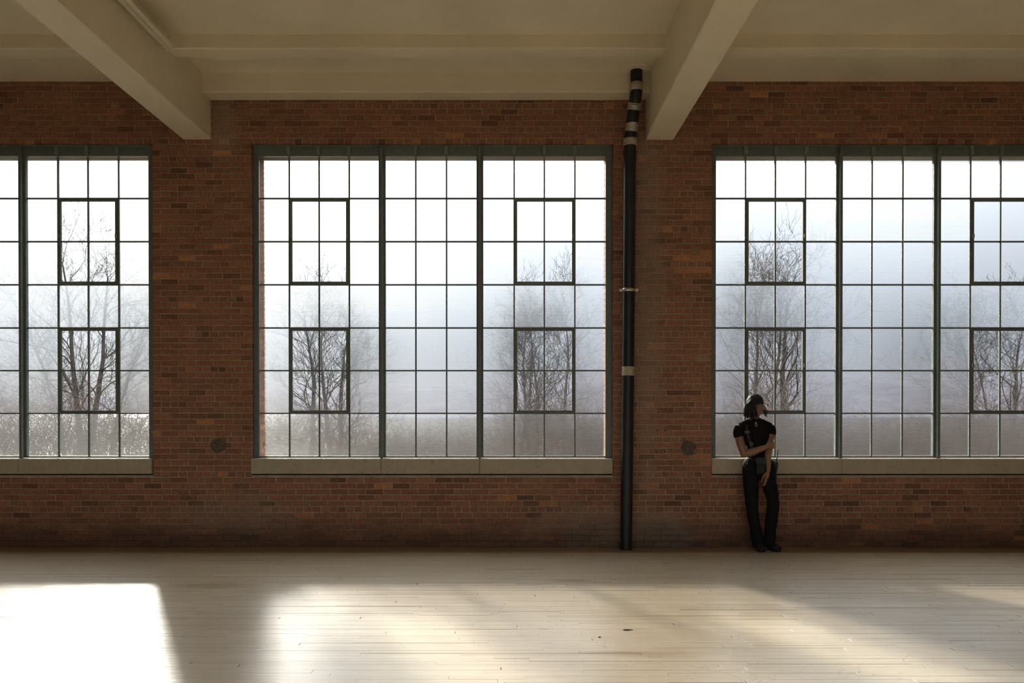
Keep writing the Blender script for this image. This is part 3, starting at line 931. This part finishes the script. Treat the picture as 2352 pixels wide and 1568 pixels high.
def hill_h(x):
    return 48 + 12*math.sin(x/310.0 + 1.0) + 6*math.sin(x/97.0) + 2.5*math.sin(x/31.0 + 2) + (14 if x > 0 else 0) * min(1, abs(x)/500)
rh = random.Random(5)
for j in range(rows_ + 1):
    for i in range(n + 1):
        x = -1300 + 2600*i/n
        k = j / rows_
        hv.append((x, 1000 + 420*k, GZ - 6 + hill_h(x) * math.sin(k*math.pi/2*1.0) * (1.0) + (rh.uniform(-1, 1) if j else 0)))
hm.add(hv, [(j*(n+1)+i, j*(n+1)+i+1, (j+1)*(n+1)+i+1, (j+1)*(n+1)+i) for j in range(rows_) for i in range(n)], 0, True)
tag(hm.build('hill', M['hill']), 'low wooded hills across the river', 'hill', kind='structure')

def grow(mb, r, p, d, length, rad, depth, up, spread, budget):
    """one limb, then its side limbs"""
    if budget[0] <= 0: return
    n = max(3, int(length / 0.55)) if depth < 3 else 3
    pts, rads = [p.copy()], [rad]
    tip = rad * (0.35 if depth < 4 else 0.5)
    cur = p.copy(); dr = d.copy()
    for k in range(n):
        wob = 0.16 if depth < 2 else 0.30
        dr = (dr + Vector((r.gauss(0, wob), r.gauss(0, wob), r.gauss(0, wob*0.7) + up*0.11))).normalized()
        cur = cur + dr * (length / n)
        pts.append(cur.copy()); rads.append(rad + (tip - rad) * (k + 1) / n)
    mb.tube(pts, rads, 7 if depth == 0 else (5 if depth < 3 else 3), cap=False, smooth=True)
    budget[0] -= 1
    if depth >= 5 or length < 0.35: return
    kids = {0: r.randint(6, 9), 1: r.randint(5, 7), 2: r.randint(4, 6), 3: r.randint(4, 5), 4: r.randint(2, 4)}[depth]
    for k in range(kids):
        f = r.uniform(0.30 if depth == 0 else 0.15, 1.0) if k else 1.0
        i = min(len(pts) - 1, max(1, int(round(f * n))))
        base_d = (pts[i] - pts[i-1]).normalized()
        ax = base_d.orthogonal().normalized()
        ax = Matrix.Rotation(r.uniform(0, 2*math.pi), 3, base_d) @ ax
        ang = r.uniform(0.35, spread) if k else r.uniform(0.05, 0.35)
        nd = Matrix.Rotation(ang, 3, ax) @ base_d
        ln = length * r.uniform(0.42, 0.68) * (1.0 if depth else (1.15 - 0.5*f))
        rr_ = max(rads[i] * r.uniform(0.42, 0.66), 0.008)
        grow(mb, r, pts[i], nd, ln, rr_, depth + 1, up, spread, budget)
def tree(px, dist, h, rad, seed, lean, label, mat='bark', budget=2600, stems=1, fork=0.28):
    r = random.Random(seed)
    x = (px - 1170.0) * dist / F_PX; y = dist - CAM_D
    t = empty('bare_tree', (x, y, GZ - 0.1))
    tag(t, label, 'tree', 'bare trees outside the windows')
    tr = MB(); br = MB()
    for s in range(stems):
        d = Vector((lean + (s - (stems-1)/2) * fork + r.gauss(0, .03), r.gauss(0, .06), 1)).normalized()
        # trunk
        n = 9; pts, rads = [Vector((s*0.25 - (stems-1)*.125, 0, 0))], [rad*0.95]
        cur = pts[0].copy(); dd = d.copy()
        hh = h * r.uniform(0.85, 1.0)
        for k in range(n):
            dd = (dd + Vector((r.gauss(0, .07), r.gauss(0, .07), .10))).normalized()
            cur = cur + dd * hh * 0.72 / n
            pts.append(cur.copy()); rads.append(rad * 0.72 * (1 - 0.80 * (k + 1) / n))
        tr.tube(pts, rads, 9, cap=False)
        bud = [int(budget * 1.7) // stems]
        order = []
        for k in range(2, n + 1):
            for q in range(2 if k < n else 3): order.append(k)
        r.shuffle(order)
        for k in order:
            base_d = (pts[k] - pts[k-1]).normalized()
            ax = Matrix.Rotation(r.uniform(0, 2*math.pi), 3, base_d) @ base_d.orthogonal().normalized()
            nd = Matrix.Rotation(r.uniform(0.35, 0.95) if k < n else r.uniform(0.1, 0.5), 3, ax) @ base_d
            b2 = [max(10, bud[0] // max(1, len(order)))]
            grow(br, r, pts[k], nd, hh * r.uniform(0.20, 0.36) * (1.25 - 0.55 * k / n), max(0.016, rads[k] * r.uniform(0.26, 0.48)), 2, 0.9, 0.95, b2)
    tr.build('trunk', M[mat], t)
    br.build('branches', M[mat], t)
    return t
tree(196, 44, 15.0, 0.26, 101, -0.03, 'tall bare tree with upright stems seen through the window beside the sloping beam', budget=3000, stems=2, fork=0.20)
tree(150, 41, 9.5, 0.17, 102, -0.10, 'shorter bare tree with russet twigs next to the tall upright one', 'bark2', 2000)
tree(258, 52, 12.0, 0.17, 103, 0.10, 'slender bare tree leaning towards the brick pier, seen through the beam-side window')
tree(716, 46, 11.5, 0.24, 104, -0.02, 'straight bare tree seen through the middle window, by the jamb of exposed brick', budget=2800)
tree(768, 43, 10.0, 0.22, 105, -0.06, 'crooked vine-hung bare tree beside the straight one', 'bark2', 2600, 2, 0.34)
tree(1196, 44, 10.5, 0.20, 106, -0.04, 'dark bare tree with a curving trunk in the vent nearest the drainpipe', budget=2600)
tree(1224, 46, 10.0, 0.19, 107, 0.02, 'forked bare tree with drooping twigs between its two neighbours near the drainpipe', 'bark2', 2600, 2, 0.3)
tree(1296, 50, 12.5, 0.20, 108, 0.02, 'thin bare tree rising over brown brush next to the drainpipe', budget=2600)
tree(1796, 45, 13.0, 0.36, 109, 0.0, 'thick-trunked bare tree directly above the head of the person', budget=3400)
tree(1752, 43, 12.5, 0.22, 110, 0.05, 'leaning bare tree crossing the thick trunk above the person', 'bark2', 2600, 2, 0.3)
tree(2236, 46, 10.0, 0.17, 111, 0.03, 'bare tree with tangled twigs beyond the last mullion', 'bark2', 2400)
tree(2272, 50, 10.0, 0.15, 112, -0.02, 'thin bare sapling between two larger trees beyond the last mullion', 'bark', 2000)
tree(2316, 44, 10.5, 0.24, 113, 0.08, 'dark bare tree with a leaning trunk at the edge of the photo', budget=2800)

# thicket of dry stems and twigs along the bank
bm_ = MB(); r = random.Random(21)
def dense(px):
    """how tall the brush stands along the bank"""
    for a, b_, h in ((-700, 60, 3.2), (60, 330, 3.3), (330, 640, 2.4), (640, 830, 2.7), (830, 1150, 1.5), (1150, 1420, 3.6), (1420, 1690, 2.0), (1690, 1880, 3.6), (1880, 2180, 1.8), (2180, 3000, 3.0)):
        if a <= px < b_: return h
    return 2.0
for k in range(7500):
    px = r.uniform(-700, 3000); dist = r.uniform(33, 52)
    hgt = dense(px) * r.uniform(0.5, 1.6)
    x = (px - 1170.0) * dist / F_PX; y = dist - CAM_D
    p = Vector((x, y, GZ)); d = Vector((r.gauss(0, .28), r.gauss(0, .28), 1)).normalized()
    pts = [p.copy()]; cur = p.copy()
    for q in range(4):
        d = (d + Vector((r.gauss(0, .30), r.gauss(0, .30), -0.02*q))).normalized()
        cur = cur + d * hgt / 4; pts.append(cur.copy())
    r0 = r.uniform(0.008, 0.018)
    bm_.tube(pts, [r0, r0*.9, r0*.75, r0*.6, r0*.35], 3, cap=False)
    for q in range(5):
        i = r.randint(1, 4); dd = Vector((r.gauss(0, 1), r.gauss(0, 1), r.uniform(-.2, 1))).normalized()
        ln = hgt * r.uniform(.12, .35)
        mid_ = pts[i] + dd * ln * .5 + Vector((r.gauss(0, .06), r.gauss(0, .06), r.gauss(0, .06)))
        bm_.tube([pts[i], mid_, pts[i] + dd * ln + Vector((0, 0, .1))], [r0*.6, r0*.45, r0*.25], 3, cap=False)
tag(bm_.build('brush', M['brush']), 'tangled dry brown brush growing under the bare trees', 'brush', kind='stuff')
# ------------------------------------------------------------------ the person leaning on the sill
from mathutils import noise as mnoise
def P(cx, cy, y):
    """a spot on the figure: the photo's x and y (in quarter pixels from 1600, 880) at depth y"""
    px, py = 1600 + cx / 3.823, 880 + cy / 3.823
    k = (y + CAM_D) / F_PX
    return Vector(((px - 1170.0) * k, y, CAM_H + (935.0 - py) * k))
class Blob:
    """overlapping round shapes, fused into one skin by build()"""
    def __init__(self): self.mb = MB()
    def ell(self, c, r, rot=None, n=14):
        rot = rot or Matrix.Identity(3); c = Vector(c); v = []; f = []
        for i in range(1, n):
            th = math.pi * i / n
            for k in range(2*n):
                ph = math.pi * k / n
                v.append(c + rot @ Vector((r[0]*math.sin(th)*math.cos(ph), r[1]*math.sin(th)*math.sin(ph), r[2]*math.cos(th))))
        m = 2*n
        v.append(c + rot @ Vector((0, 0, r[2]))); v.append(c + rot @ Vector((0, 0, -r[2])))
        t, b_ = len(v) - 2, len(v) - 1
        for i in range(n - 2):
            for k in range(m):
                f.append((i*m + k, (i+1)*m + k, (i+1)*m + (k+1) % m, i*m + (k+1) % m))
        for k in range(m):
            f.append((t, k, (k+1) % m)); f.append((b_, (n-2)*m + (k+1) % m, (n-2)*m + k))
        self.mb.add(v, f, 0, True); return self
    def limb(self, pts, rad, n=14, flat=None, caps=True):
        """tapered chain; flat=(axis, k) squeezes its section along an axis"""
        pts = [Vector(p) for p in pts]
        # smooth the chain a little so that joints bend rather than kink
        q, rr_ = [], []
        for i in range(len(pts) - 1):
            p0, p1, p2, p3 = pts[max(i-1, 0)], pts[i], pts[i+1], pts[min(i+2, len(pts)-1)]
            for s in range(5):
                t = s / 5
                q.append(0.5*((2*p1) + (p2-p0)*t + (2*p0-5*p1+4*p2-p3)*t*t + (3*p1-p0-3*p2+p3)*t**3))
                rr_.append(rad[i] + (rad[i+1]-rad[i])*(t*t*(3-2*t)))
        q.append(pts[-1]); rr_.append(rad[-1])
        self.mb.tube(q, rr_, n, cap=True)
        if caps:
            self.ell(pts[0], (rad[0],)*3, n=8); self.ell(pts[-1], (rad[-1],)*3, n=8)
        return self
    def build(self, name, mat, parent, voxel, smooth=4, disp=None):
        me = self.mb.mesh(name + '_raw'); ob = bpy.data.objects.new(name + '_raw', me); COL.objects.link(ob)
        md = ob.modifiers.new('fuse', 'REMESH'); md.mode = 'VOXEL'; md.voxel_size = voxel; md.use_smooth_shade = True
        if smooth:
            sm = ob.modifiers.new('soften', 'SMOOTH'); sm.factor = 0.5; sm.iterations = smooth
        dg = bpy.context.evaluated_depsgraph_get()
        res = bpy.data.meshes.new_from_object(ob.evaluated_get(dg))
        bpy.data.objects.remove(ob); bpy.data.meshes.remove(me)
        if disp:
            nr = [v.normal.copy() for v in res.vertices]
            for v, n_ in zip(res.vertices, nr): v.co += n_ * disp(v.co)
        res.name = name
        res.materials.clear(); res.materials.append(mat)
        for p in res.polygons: p.use_smooth = True
        o = bpy.data.objects.new(name, res); COL.objects.link(o); o.parent = parent
        o.location = (-parent.location[0], -parent.location[1], -parent.location[2])
        return o
def skin_material():
    m, t, b = new_mat('brown_skin')
    p = pos(t)
    c = ramp(t, noise(t, 30, 4, 0.6, p).outputs['Fac'], [(0.3, (0.27,0.140,0.082)), (0.7, (0.35,0.190,0.115))]).outputs[0]
    # tattoos on the upper arms
    n = noise(t, 48, 3, 0.55, p, 1.2)
    marks = maprange(t, math_n(t, 'ABSOLUTE', math_n(t, 'SUBTRACT', n.outputs['Fac'], 0.52)), 0.055, 0.02)
    a1, a2 = P(375, 515, -.2), P(645, 485, -.2)
    w = math_n(t, 'MAXIMUM', blob(t, p, a1, (0.055, 0, 0.075), n.outputs['Fac'], 1.0, 0.7, 0.3), blob(t, p, a2, (0.06, 0, 0.045), n.outputs['Fac'], 1.0, 0.7, 0.3))
    c = mixc(t, math_n(t, 'MULTIPLY', math_n(t, 'MULTIPLY', marks, w), 0.55), c, (0.045, 0.04, 0.038))
    t.links.new(c, b.inputs['Base Color']); b.inputs['Roughness'].default_value = 0.5
    b.inputs['Specular IOR Level'].default_value = 0.4
    return m
M['skin'] = skin_material()
M['shirt'] = plain('black_cotton', (0.010, 0.010, 0.011), 0.9, spec=0.2, nscale=60, namp=0.3)
M['trouser'] = plain('black_twill', (0.008, 0.008, 0.009), 0.85, spec=0.25, nscale=80, namp=0.3)
M['shoe'] = plain('dark_grey_suede', (0.020, 0.020, 0.021), 0.8, spec=0.3, nscale=50, namp=0.3)
M['wrap'] = plain('black_satin', (0.010, 0.011, 0.013), 0.6, spec=0.4)
M['hair'] = plain('black_hair', (0.012, 0.010, 0.009), 0.5, spec=0.5)
M['silver'] = plain('silver', (0.75, 0.73, 0.68), 0.25, 1.0)
M['leather'] = plain('black_nylon', (0.016, 0.017, 0.017), 0.6, spec=0.4)
M['radio'] = plain('black_plastic', (0.012, 0.013, 0.014), 0.4, spec=0.5)
M['eye'] = plain('dark_eye', (0.02, 0.012, 0.01), 0.2)
M['lip'] = plain('brown_lip', (0.22, 0.095, 0.07), 0.45)

base_ = P(575, 1480, -.25); base_.z = 0.0
man = empty('person', base_)
tag(man, 'person in black T-shirt and trousers leaning against the window sill, head turned aside', 'person')

# head frame: x to the person's own left seen from the front, y out of the face, z up
HC = P(516, 192, -.175)
yaw, tilt, roll = math.radians(46), math.radians(-6), math.radians(-4)
fwd = Vector((math.sin(yaw), -math.cos(yaw), 0))
hx = Vector((0, 0, 1)).cross(fwd)
HR = Matrix((-hx, fwd, Vector((0, 0, 1)))).transposed()
HR = HR @ Matrix.Rotation(tilt, 3, 'X') @ Matrix.Rotation(roll, 3, 'Y')
HS = 0.94
def H(x, y, z): return HC + HR @ (Vector((x, y, z)) * HS)

body = Blob()
# skull, face
body.ell(H(0, -.012, .030), [k*HS for k in (.073, .093, .098)], HR)
body.ell(H(0, .028, -.032), [k*HS for k in (.060, .066, .088)], HR)
body.ell(H(0, .062, -.104), [k*HS for k in (.026, .024, .020)], HR)
body.ell(H(0, .040, -.090), [k*HS for k in (.043, .045, .030)], HR)
for s in (-1, 1):
    body.ell(H(s*.036, .062, -.022), [k*HS for k in (.026, .024, .022)], HR)       # cheekbones
    body.ell(H(s*.028, .080, .022), [k*HS for k in (.026, .012, .008)], HR)        # brows
    body.ell(H(s*.050, .020, -.075), [k*HS for k in (.016, .035, .030)], HR)       # jaw
    body.ell(H(s*.073, .000, -.010), [k*HS for k in (.010, .018, .030)], HR)       # ears
    body.ell(H(s*.011, .100, -.042), [k*HS for k in (.009, .012, .008)], HR, 8)    # nostrils
    body.ell(H(s*.028, .078, -.001), [k*HS for k in (.017, .010, .009)], HR)       # lowered eyelids
body.limb([H(0, .088, .018), H(0, .100, -.012), H(0, .112, -.036)], [.009, .010, .012], 10)
body.ell(H(0, .090, -.060), [k*HS for k in (.024, .012, .010)], HR)
body.ell(H(0, .093, -.068), [k*HS for k in (.021, .011, .006)], HR, 8)
body.ell(H(0, .090, -.080), [k*HS for k in (.019, .011, .007)], HR, 8)
# neck and trunk
body.limb([H(0, -.010, -.07), P(512, 320, -.150), P(512, 350, -.145)], [.054, .056, .065])
body.limb([P(515, 360, -.145), P(512, 450, -.15), P(520, 560, -.15), P(528, 640, -.15), P(548, 740, -.16)], [.070, .088, .080, .080, .095])
body.ell(P(512, 392, -.140), (.150, .050, .042))
# legs inside the trousers
body.limb([P(485, 760, -.16), P(487, 1060, -.235), P(548, 1395, -.20)], [.072, .050, .036])
body.limb([P(618, 760, -.17), P(672, 1050, -.250), P(634, 1385, -.21)], [.072, .050, .036])
# the arm that crosses in front and grips the other
SHR, ELR, WRR = P(372, 400, -.150), P(418, 622, -.225), P(608, 560, -.312)
body.limb([SHR, P(382, 510, -.175), ELR], [.056, .050, .044])
body.limb([ELR, P(490, 603, -.262), P(560, 577, -.292), WRR], [.043, .045, .036, .028])
# the hanging arm
SHL, ELL, WRL = P(655, 398, -.150), P(640, 560, -.215), P(630, 762, -.275)
body.limb([SHL, P(646, 480, -.18), ELL], [.054, .044, .039])
body.limb([ELL, P(626, 635, -.24), P(629, 700, -.262), WRL], [.039, .040, .032, .026])
# hanging hand: back of the hand to the viewer, fingers loosely curled
body.ell(P(622, 800, -.285), (.024, .030, .050), Matrix.Rotation(math.radians(8), 3, 'Y'))
body.ell(P(616, 822, -.288), (.026, .034, .030))
for k, (dx, ln) in enumerate(((-20, 62), (-8, 70), (5, 66), (16, 54))):
    yk = -.318 + k * .019
    kx = 607 + dx * 0.55 + 8
    body.limb([P(kx, 832, yk), P(kx - 6, 832 + ln*.5, yk - .006), P(kx - 14, 832 + ln*.85, yk + .002), P(kx - 22, 832 + ln*.98, yk + .012)], [.0095, .0090, .0083, .0072], 10)
body.limb([P(606, 792, -.312), P(588, 815, -.330), P(578, 845, -.332), P(574, 866, -.328)], [.012, .0105, .0095, .008], 10)
# gripping hand: palm across the front of the arm, fingers wrapped round its far side
body.ell(P(636, 546, -.305), (.034, .018, .040), Matrix.Rotation(math.radians(12), 3, 'Y'))
for k in range(4):
    cy_ = 520 + k * 16.5
    body.limb([P(652, cy_ + 1, -.305), P(672, cy_, -.290), P(683 - abs(k-1)*2, cy_ - 2, -.252), P(676, cy_ - 2, -.205), P(664, cy_ - 1, -.188)],
              [.0100, .0098, .0092, .0086, .0076], 10)
body.limb([P(618, 538, -.318), P(630, 517, -.312), P(644, 503, -.292), P(655, 497, -.272)], [.012, .0105, .0095, .0082], 10)
body.build('body', M['skin'], man, 0.0042, 3)
for s in (-1, 1):
    e = MB(); c = H(s*.028, .0885, -.0035)
    b_ = Blob(); b_.ell(c, (.011, .0028, .0016), HR, 8); b_.ell(H(s*.028, .0935, .0235), (.019, .003, .0028), HR, 8)
    b_.mb.v = [tuple(Vector(v) - base_) for v in b_.mb.v]
    b_.mb.build('eye', M['eye'], man)
b_ = Blob(); b_.ell(H(0, .101, -.0745), (.019, .0045, .0030), HR, 8); b_.mb.v = [tuple(Vector(v) - base_) for v in b_.mb.v]
b_.mb.build('lips', M['lip'], man)
b_ = Blob(); b_.limb([H(-.022, .094, -.060), H(0, .1035, -.054), H(.022, .094, -.060)], [.0026, .0036, .0026], 8); b_.mb.v = [tuple(Vector(v) - base_) for v in b_.mb.v]
b_.mb.build('moustache', M['hair'], man)

# T-shirt
def cloth(amp, sx, sz):
    return lambda c: amp * (mnoise.fractal(Vector((c.x*sx, c.y*sx, c.z*sz)), 1.0, 2.0, 3) )
sh = Blob()
sh.limb([P(513, 352, -.145), P(512, 450, -.152), P(520, 560, -.155), P(527, 655, -.155)], [.085, .118, .108, .104])
sh.ell(P(470, 470, -.152), (.098, .098, .115)); sh.ell(P(565, 470, -.152), (.098, .098, .115))
sh.limb([P(395, 378, -.145), P(455, 358, -.142), P(512, 345, -.142), P(570, 356, -.142), P(632, 376, -.145)], [.050, .056, .066, .056, .050])
sh.limb([P(480, 335, -.142), P(546, 335, -.142)], [.045, .045])
sh.limb([P(380, 385, -.148), P(366, 430, -.160), P(372, 474, -.172)], [.056, .058, .059], caps=False)
sh.limb([P(648, 385, -.148), P(656, 425, -.165), P(657, 452, -.175)], [.054, .053, .053], caps=False)
sh.ell(P(388, 394, -.148), (.056, .056, .054)); sh.ell(P(641, 392, -.148), (.054, .054, .052))
sh.build('t_shirt', M['shirt'], man, 0.006, 3, cloth(0.006, 14, 9))
# trousers
tr_ = Blob()
tr_.limb([P(528, 640, -.155), P(540, 690, -.158), P(548, 760, -.165)], [.106, .116, .118])
tr_.ell(P(478, 740, -.16), (.094, .105, .125)); tr_.ell(P(622, 750, -.17), (.096, .105, .125))
tr_.limb([P(478, 760, -.165), P(479, 900, -.20), P(486, 1060, -.235), P(510, 1240, -.225), P(548, 1428, -.205)], [.098, .085, .072, .064, .068], caps=False)
tr_.limb([P(625, 760, -.175), P(645, 900, -.22), P(674, 1050, -.250), P(658, 1220, -.235), P(640, 1415, -.215)], [.098, .082, .069, .068, .060], caps=False)
tr_.build('trousers', M['trouser'], man, 0.007, 3, cloth(0.007, 11, 8))
# shoes
def shoe(heel, toe, w):
    h, t_ = Vector(heel), Vector(toe)
    d = (t_ - h); d.z = 0; L = d.length; d.normalize(); s = Vector((-d.y, d.x, 0))
    R3 = Matrix((s, d, Vector((0, 0, 1)))).transposed()
    at = lambda f, z: Vector((h.x, h.y, 0)) + d * L * f + Vector((0, 0, z))
    sb = Blob()
    sb.ell(at(.14, .048), (w*.40, L*.16, .044), R3); sb.ell(at(.40, .042), (w*.42, L*.30, .040), R3)
    sb.ell(at(.74, .034), (w*.50, L*.27, .031), R3); sb.ell(at(.22, .085), (w*.38, L*.17, .050), R3)
    sb.limb([at(.12, .016), at(.45, .015), at(.80, .015)], [w*.36, w*.38, w*.42], caps=True)
    for i, v in enumerate(sb.mb.v): sb.mb.v[i] = (v[0], v[1], max(v[2], 0.004))
    o = sb.build('shoe', M['shoe'], man, 0.006, 2)
    so = MB(); n = 24
    ring = []
    for k in range(n):
        a = 2*math.pi*k/n
        f = .5 - .5*math.cos(a)
        ring.append(at(f, 0) + s * math.sin(a) * w * (.44 if f > .45 else .40) * (1.0 if f < .9 else .95))
    so.add([q + Vector((0, 0, .001)) for q in ring] + [q + Vector((0, 0, .020)) for q in ring],
           [tuple(range(n))[::-1], tuple(range(n, 2*n))] + [(k, (k+1) % n, n + (k+1) % n, n + k) for k in range(n)])
    so.v = [tuple(Vector(v) - base_) for v in so.v]
    sl = so.build('sole', M['leather'], o); sl.location = base_
    return o
f0 = P(552, 1480, -.10); f1 = P(570, 1480, -.372)
shoe((f0.x - .005, -.125, 0), (f1.x + .0, -.375, 0), .105)
f2 = P(640, 1480, -.13); f3 = P(728, 1480, -.33)
shoe((f2.x, -.135, 0), (f3.x - .005, -.345, 0), .105)

# head wrap with folds, and the locks hanging from under it
hw = MB(); n, m_ = 40, 22
v, f = [], []
for i in range(m_ + 1):
    th = math.pi * 0.60 * i / m_
    for k in range(n):
        ph = 2*math.pi*k/n
        # lower at the nape, higher over the brow
        lim = 1.0 + (0.30 if math.sin(ph) < 0 else 0.06) * (-math.sin(ph))
        t2 = th * lim
        fold = 0.0022 * math.sin(9*ph + 5*math.cos(t2*2)) * math.sin(min(t2, math.pi/2))
        r = 1.0 + fold / .09
        v.append(H(.082*r*math.sin(t2)*math.cos(ph), -.012 + .103*r*math.sin(t2)*math.sin(ph), .034 + .106*r*math.cos(t2)) - base_)
for i in range(m_):
    for k in range(n):
        f.append((i*n + k, (i+1)*n + k, (i+1)*n + (k+1) % n, i*n + (k+1) % n))
hw.add(v, f, 0, True)
wrap = hw.build('head_wrap', M['wrap'], man)
so_ = wrap.modifiers.new('thickness', 'SOLIDIFY'); so_.thickness = 0.005; so_.offset = 0
# tied band across the brow
bd = MB(); ring = []
for k in range(33):
    ph = 2*math.pi*k/32
    ring.append(H(.083*math.cos(ph), -.012 + .104*math.sin(ph), .043 - .022*(-math.sin(ph))*1.0 if math.sin(ph) < 0 else .043) - base_)
bd.tube(ring, .0042, 8, cap=False); bd.build('wrap_band', M['wrap'], man)
rl = random.Random(4)
def lock(start, end, sag, r0=.0068):
    a, c = Vector(start), Vector(end)
    mid_ = (a + c)/2 + Vector(sag)
    pts, rad = [], []
    for k in range(9):
        t = k/8
        q = a*(1-t)**2 + mid_*2*t*(1-t) + c*t*t
        q = q + Vector((rl.gauss(0, .0016), rl.gauss(0, .0016), 0))
        pts.append(q - base_); rad.append(r0*(1 - .45*t) * (1 + .10*math.sin(k*2.4)))
    mb = MB(); mb.tube(pts, rad, 7); mb.build('lock', M['hair'], man)
for k in range(22):       # the side towards the viewer, from before the ear to the back of the head
    t = k/21
    s0 = H(.081 - .020*t*t, .026 - .118*t, .040 - .02*t)
    e = P(536 - 114*t + rl.uniform(-6, 6), 290 + rl.uniform(-12, 22), -.290 + .13*t + rl.uniform(-.010, .010))
    lock(s0, e, (-.010 - .014*t, -.022 + .02*t, .012), rl.uniform(.0066, .0084))
for k in range(18):       # under layer
    t = k/17
    s0 = H(.075 - .015*t, .020 - .109*t, .015 - .02*t)
    e = P(540 - 114*t + rl.uniform(-7, 7), 300 + rl.uniform(-18, 16), -.268 + .12*t)
    lock(s0, e, (-.008 - .01*t, -.016 + .014*t, .006), rl.uniform(.0064, .0080))
for k in range(12):       # nape
    t = k/11
    lock(H(.055 - .11*t, -.098, .0), P(416 + 80*t + rl.uniform(-4, 4), 298 + rl.uniform(-14, 16), -.12 + .04*t), (-.016, .012, 0), .0074)
for k in range(12):       # over the wrap, drawn back from the brow
    t = k/11
    a0 = H(.052*math.cos(t*1.3) + .030, .030 - .06*t, .095 - .05*t)
    lock(H(.030 + .05*t, .040 - .05*t, .128 - .075*t), H(.060 + .012*t, -.098 + .01*t, .035 - .05*t), (-.006, -.03 - .012*t, .028 - .01*t), .0052)
for k in range(11):       # the side turned away, showing past the cheek
    t = k/10
    lock(H(-.074, .052 - .10*t, .024), P(602 + 22*(1-t) + rl.uniform(-4, 4), 258 + 48*rl.random(), -.12 + .03*t), (.010, 0, .004), rl.uniform(.0056, .0068))

# pendant necklace
nk = MB(); ch = []
for k in range(25):
    t = k/24
    ch.append(P(478 + 88*t, 318 + 30*math.sin(math.pi*t), -.150 - .085*math.sin(math.pi*t)) - base_)
nk.tube(ch, .0016, 6); nk.build('necklace', M['silver'], man)
pd = MB(); c = P(523, 366, -.262); ring = [c + Vector((.010*math.cos(2*math.pi*k/20), -.002, .017*math.sin(2*math.pi*k/20))) - base_ for k in range(21)]
pd.tube(ring, .0022, 8, cap=False)
pd.tube([c + Vector((0, -.002, .017)) - base_, c + Vector((-.002, 0, .040)) - base_], .0024, 8); pd.build('pendant', M['silver'], man)
# chest strap with a buckle
def ribbon(pts, w, th, name, mat, axis=Vector((1, 0, 0))):
    mb = MB(); pts = [Vector(p) for p in pts]
    v = []
    for i, p in enumerate(pts):
        d = (pts[min(i+1, len(pts)-1)] - pts[max(i-1, 0)]).normalized()
        a = (axis - d*axis.dot(d)).normalized(); nn = a.cross(d).normalized()
        for sx_, sy_ in ((-1, -1), (1, -1), (1, 1), (-1, 1)):
            v.append(p + a*w/2*sx_ + nn*th/2*sy_ - base_)
    f = [(0, 1, 2, 3)[::-1], tuple(len(v) - 4 + k for k in range(4))]
    for i in range(len(pts) - 1):
        for k in range(4):
            f.append((i*4 + k, i*4 + (k+1) % 4, (i+1)*4 + (k+1) % 4, (i+1)*4 + k))
    mb.add(v, f); return mb.build(name, mat, man)
ribbon([P(440, 352, -.185), P(442, 395, -.245), P(447, 430, -.262), P(462, 490, -.270), P(486, 560, -.272), P(500, 640, -.266)], .030, .003, 'chest_strap', M['leather'])
def loop(c, w, h, r, name, tilt_=0.0):
    pts = []
    for k in range(29):
        a = 2*math.pi*k/28
        ca, sa = math.cos(a), math.sin(a)
        x = w/2 * math.copysign(abs(ca)**.35, ca); z = h/2 * math.copysign(abs(sa)**.35, sa)
        pts.append(Vector(c) + Vector((x*math.cos(tilt_) - z*math.sin(tilt_), 0, x*math.sin(tilt_) + z*math.cos(tilt_))) - base_)
    mb = MB(); mb.tube(pts, r, 6, cap=False); return mb.build(name, M['silver'], man)
loop(P(446, 428, -.268), .050, .022, .0020, 'strap_buckle', math.radians(8))
loop(P(482, 532, -.276), .030, .030, .0015, 'strap_ring')
# belt and pouch
bl = MB(); ring = []
for k in range(41):
    a = 2*math.pi*k/40
    c = P(540, 668, -.158)
    ring.append(c + Vector((.134*math.cos(a), .121*math.sin(a), -.006*math.cos(a))) - base_)
v = [q + Vector((0, 0, dz)) for q in ring[:-1] for dz in (-.016, .016)]
bl.add(v, [(2*k, 2*((k+1) % 40), 2*((k+1) % 40) + 1, 2*k + 1) for k in range(40)], 0, True)
bo = bl.build('belt', M['leather'], man); so_ = bo.modifiers.new('thickness', 'SOLIDIFY'); so_.thickness = 0.005
c = P(562, 722, -.305) - base_
pc = MB(); pc.cbox(c.x - .050, c.x + .050, c.y - .020, c.y + .022, c.z - .100, c.z + .088, .012)
po = pc.build('pouch', M['leather'], man)
fp = MB(); fp.cbox(c.x - .052, c.x + .052, c.y - .025, c.y - .018, c.z + .020, c.z + .092, .003); fo = fp.build('flap', M['radio'], po)
# key clip at the hip
kc = P(440, 690, -.262)
loop(kc, .018, .050, .0018, 'key_clip')
# two-way radio on the belt
rc = P(692, 733, -.180)
rad_ = empty('two_way_radio', rc)
tag(rad_, 'black two-way radio with a stub antenna clipped to the belt of the person', 'radio')
tl = Matrix.Rotation(math.radians(8), 4, 'Y')
mb = MB(); mb.cbox(-.026, .026, -.018, .018, -.058, .052, .006); ob = mb.build('radio_body', M['radio'], rad_); ob.rotation_euler = (0, math.radians(8), 0)
mb = MB(); mb.tube([(.014, 0, .050), (.014, 0, .075), (.020, 0, .130), (.026, 0, .205)], [.0075, .006, .005, .004], 10); ob2 = mb.build('antenna', M['radio'], rad_); ob2.rotation_euler = (0, math.radians(2), 0)
mb = MB(); mb.lathe([(.008, .050), (.008, .066), (.0, .066)], -.010, 0, 12); mb.build('volume_knob', M['leather'], rad_)
mb = MB(); mb.cbox(-.030, -.026, -.010, .010, -.02, .05, .001); mb.build('belt_clip', M['leather'], rad_)
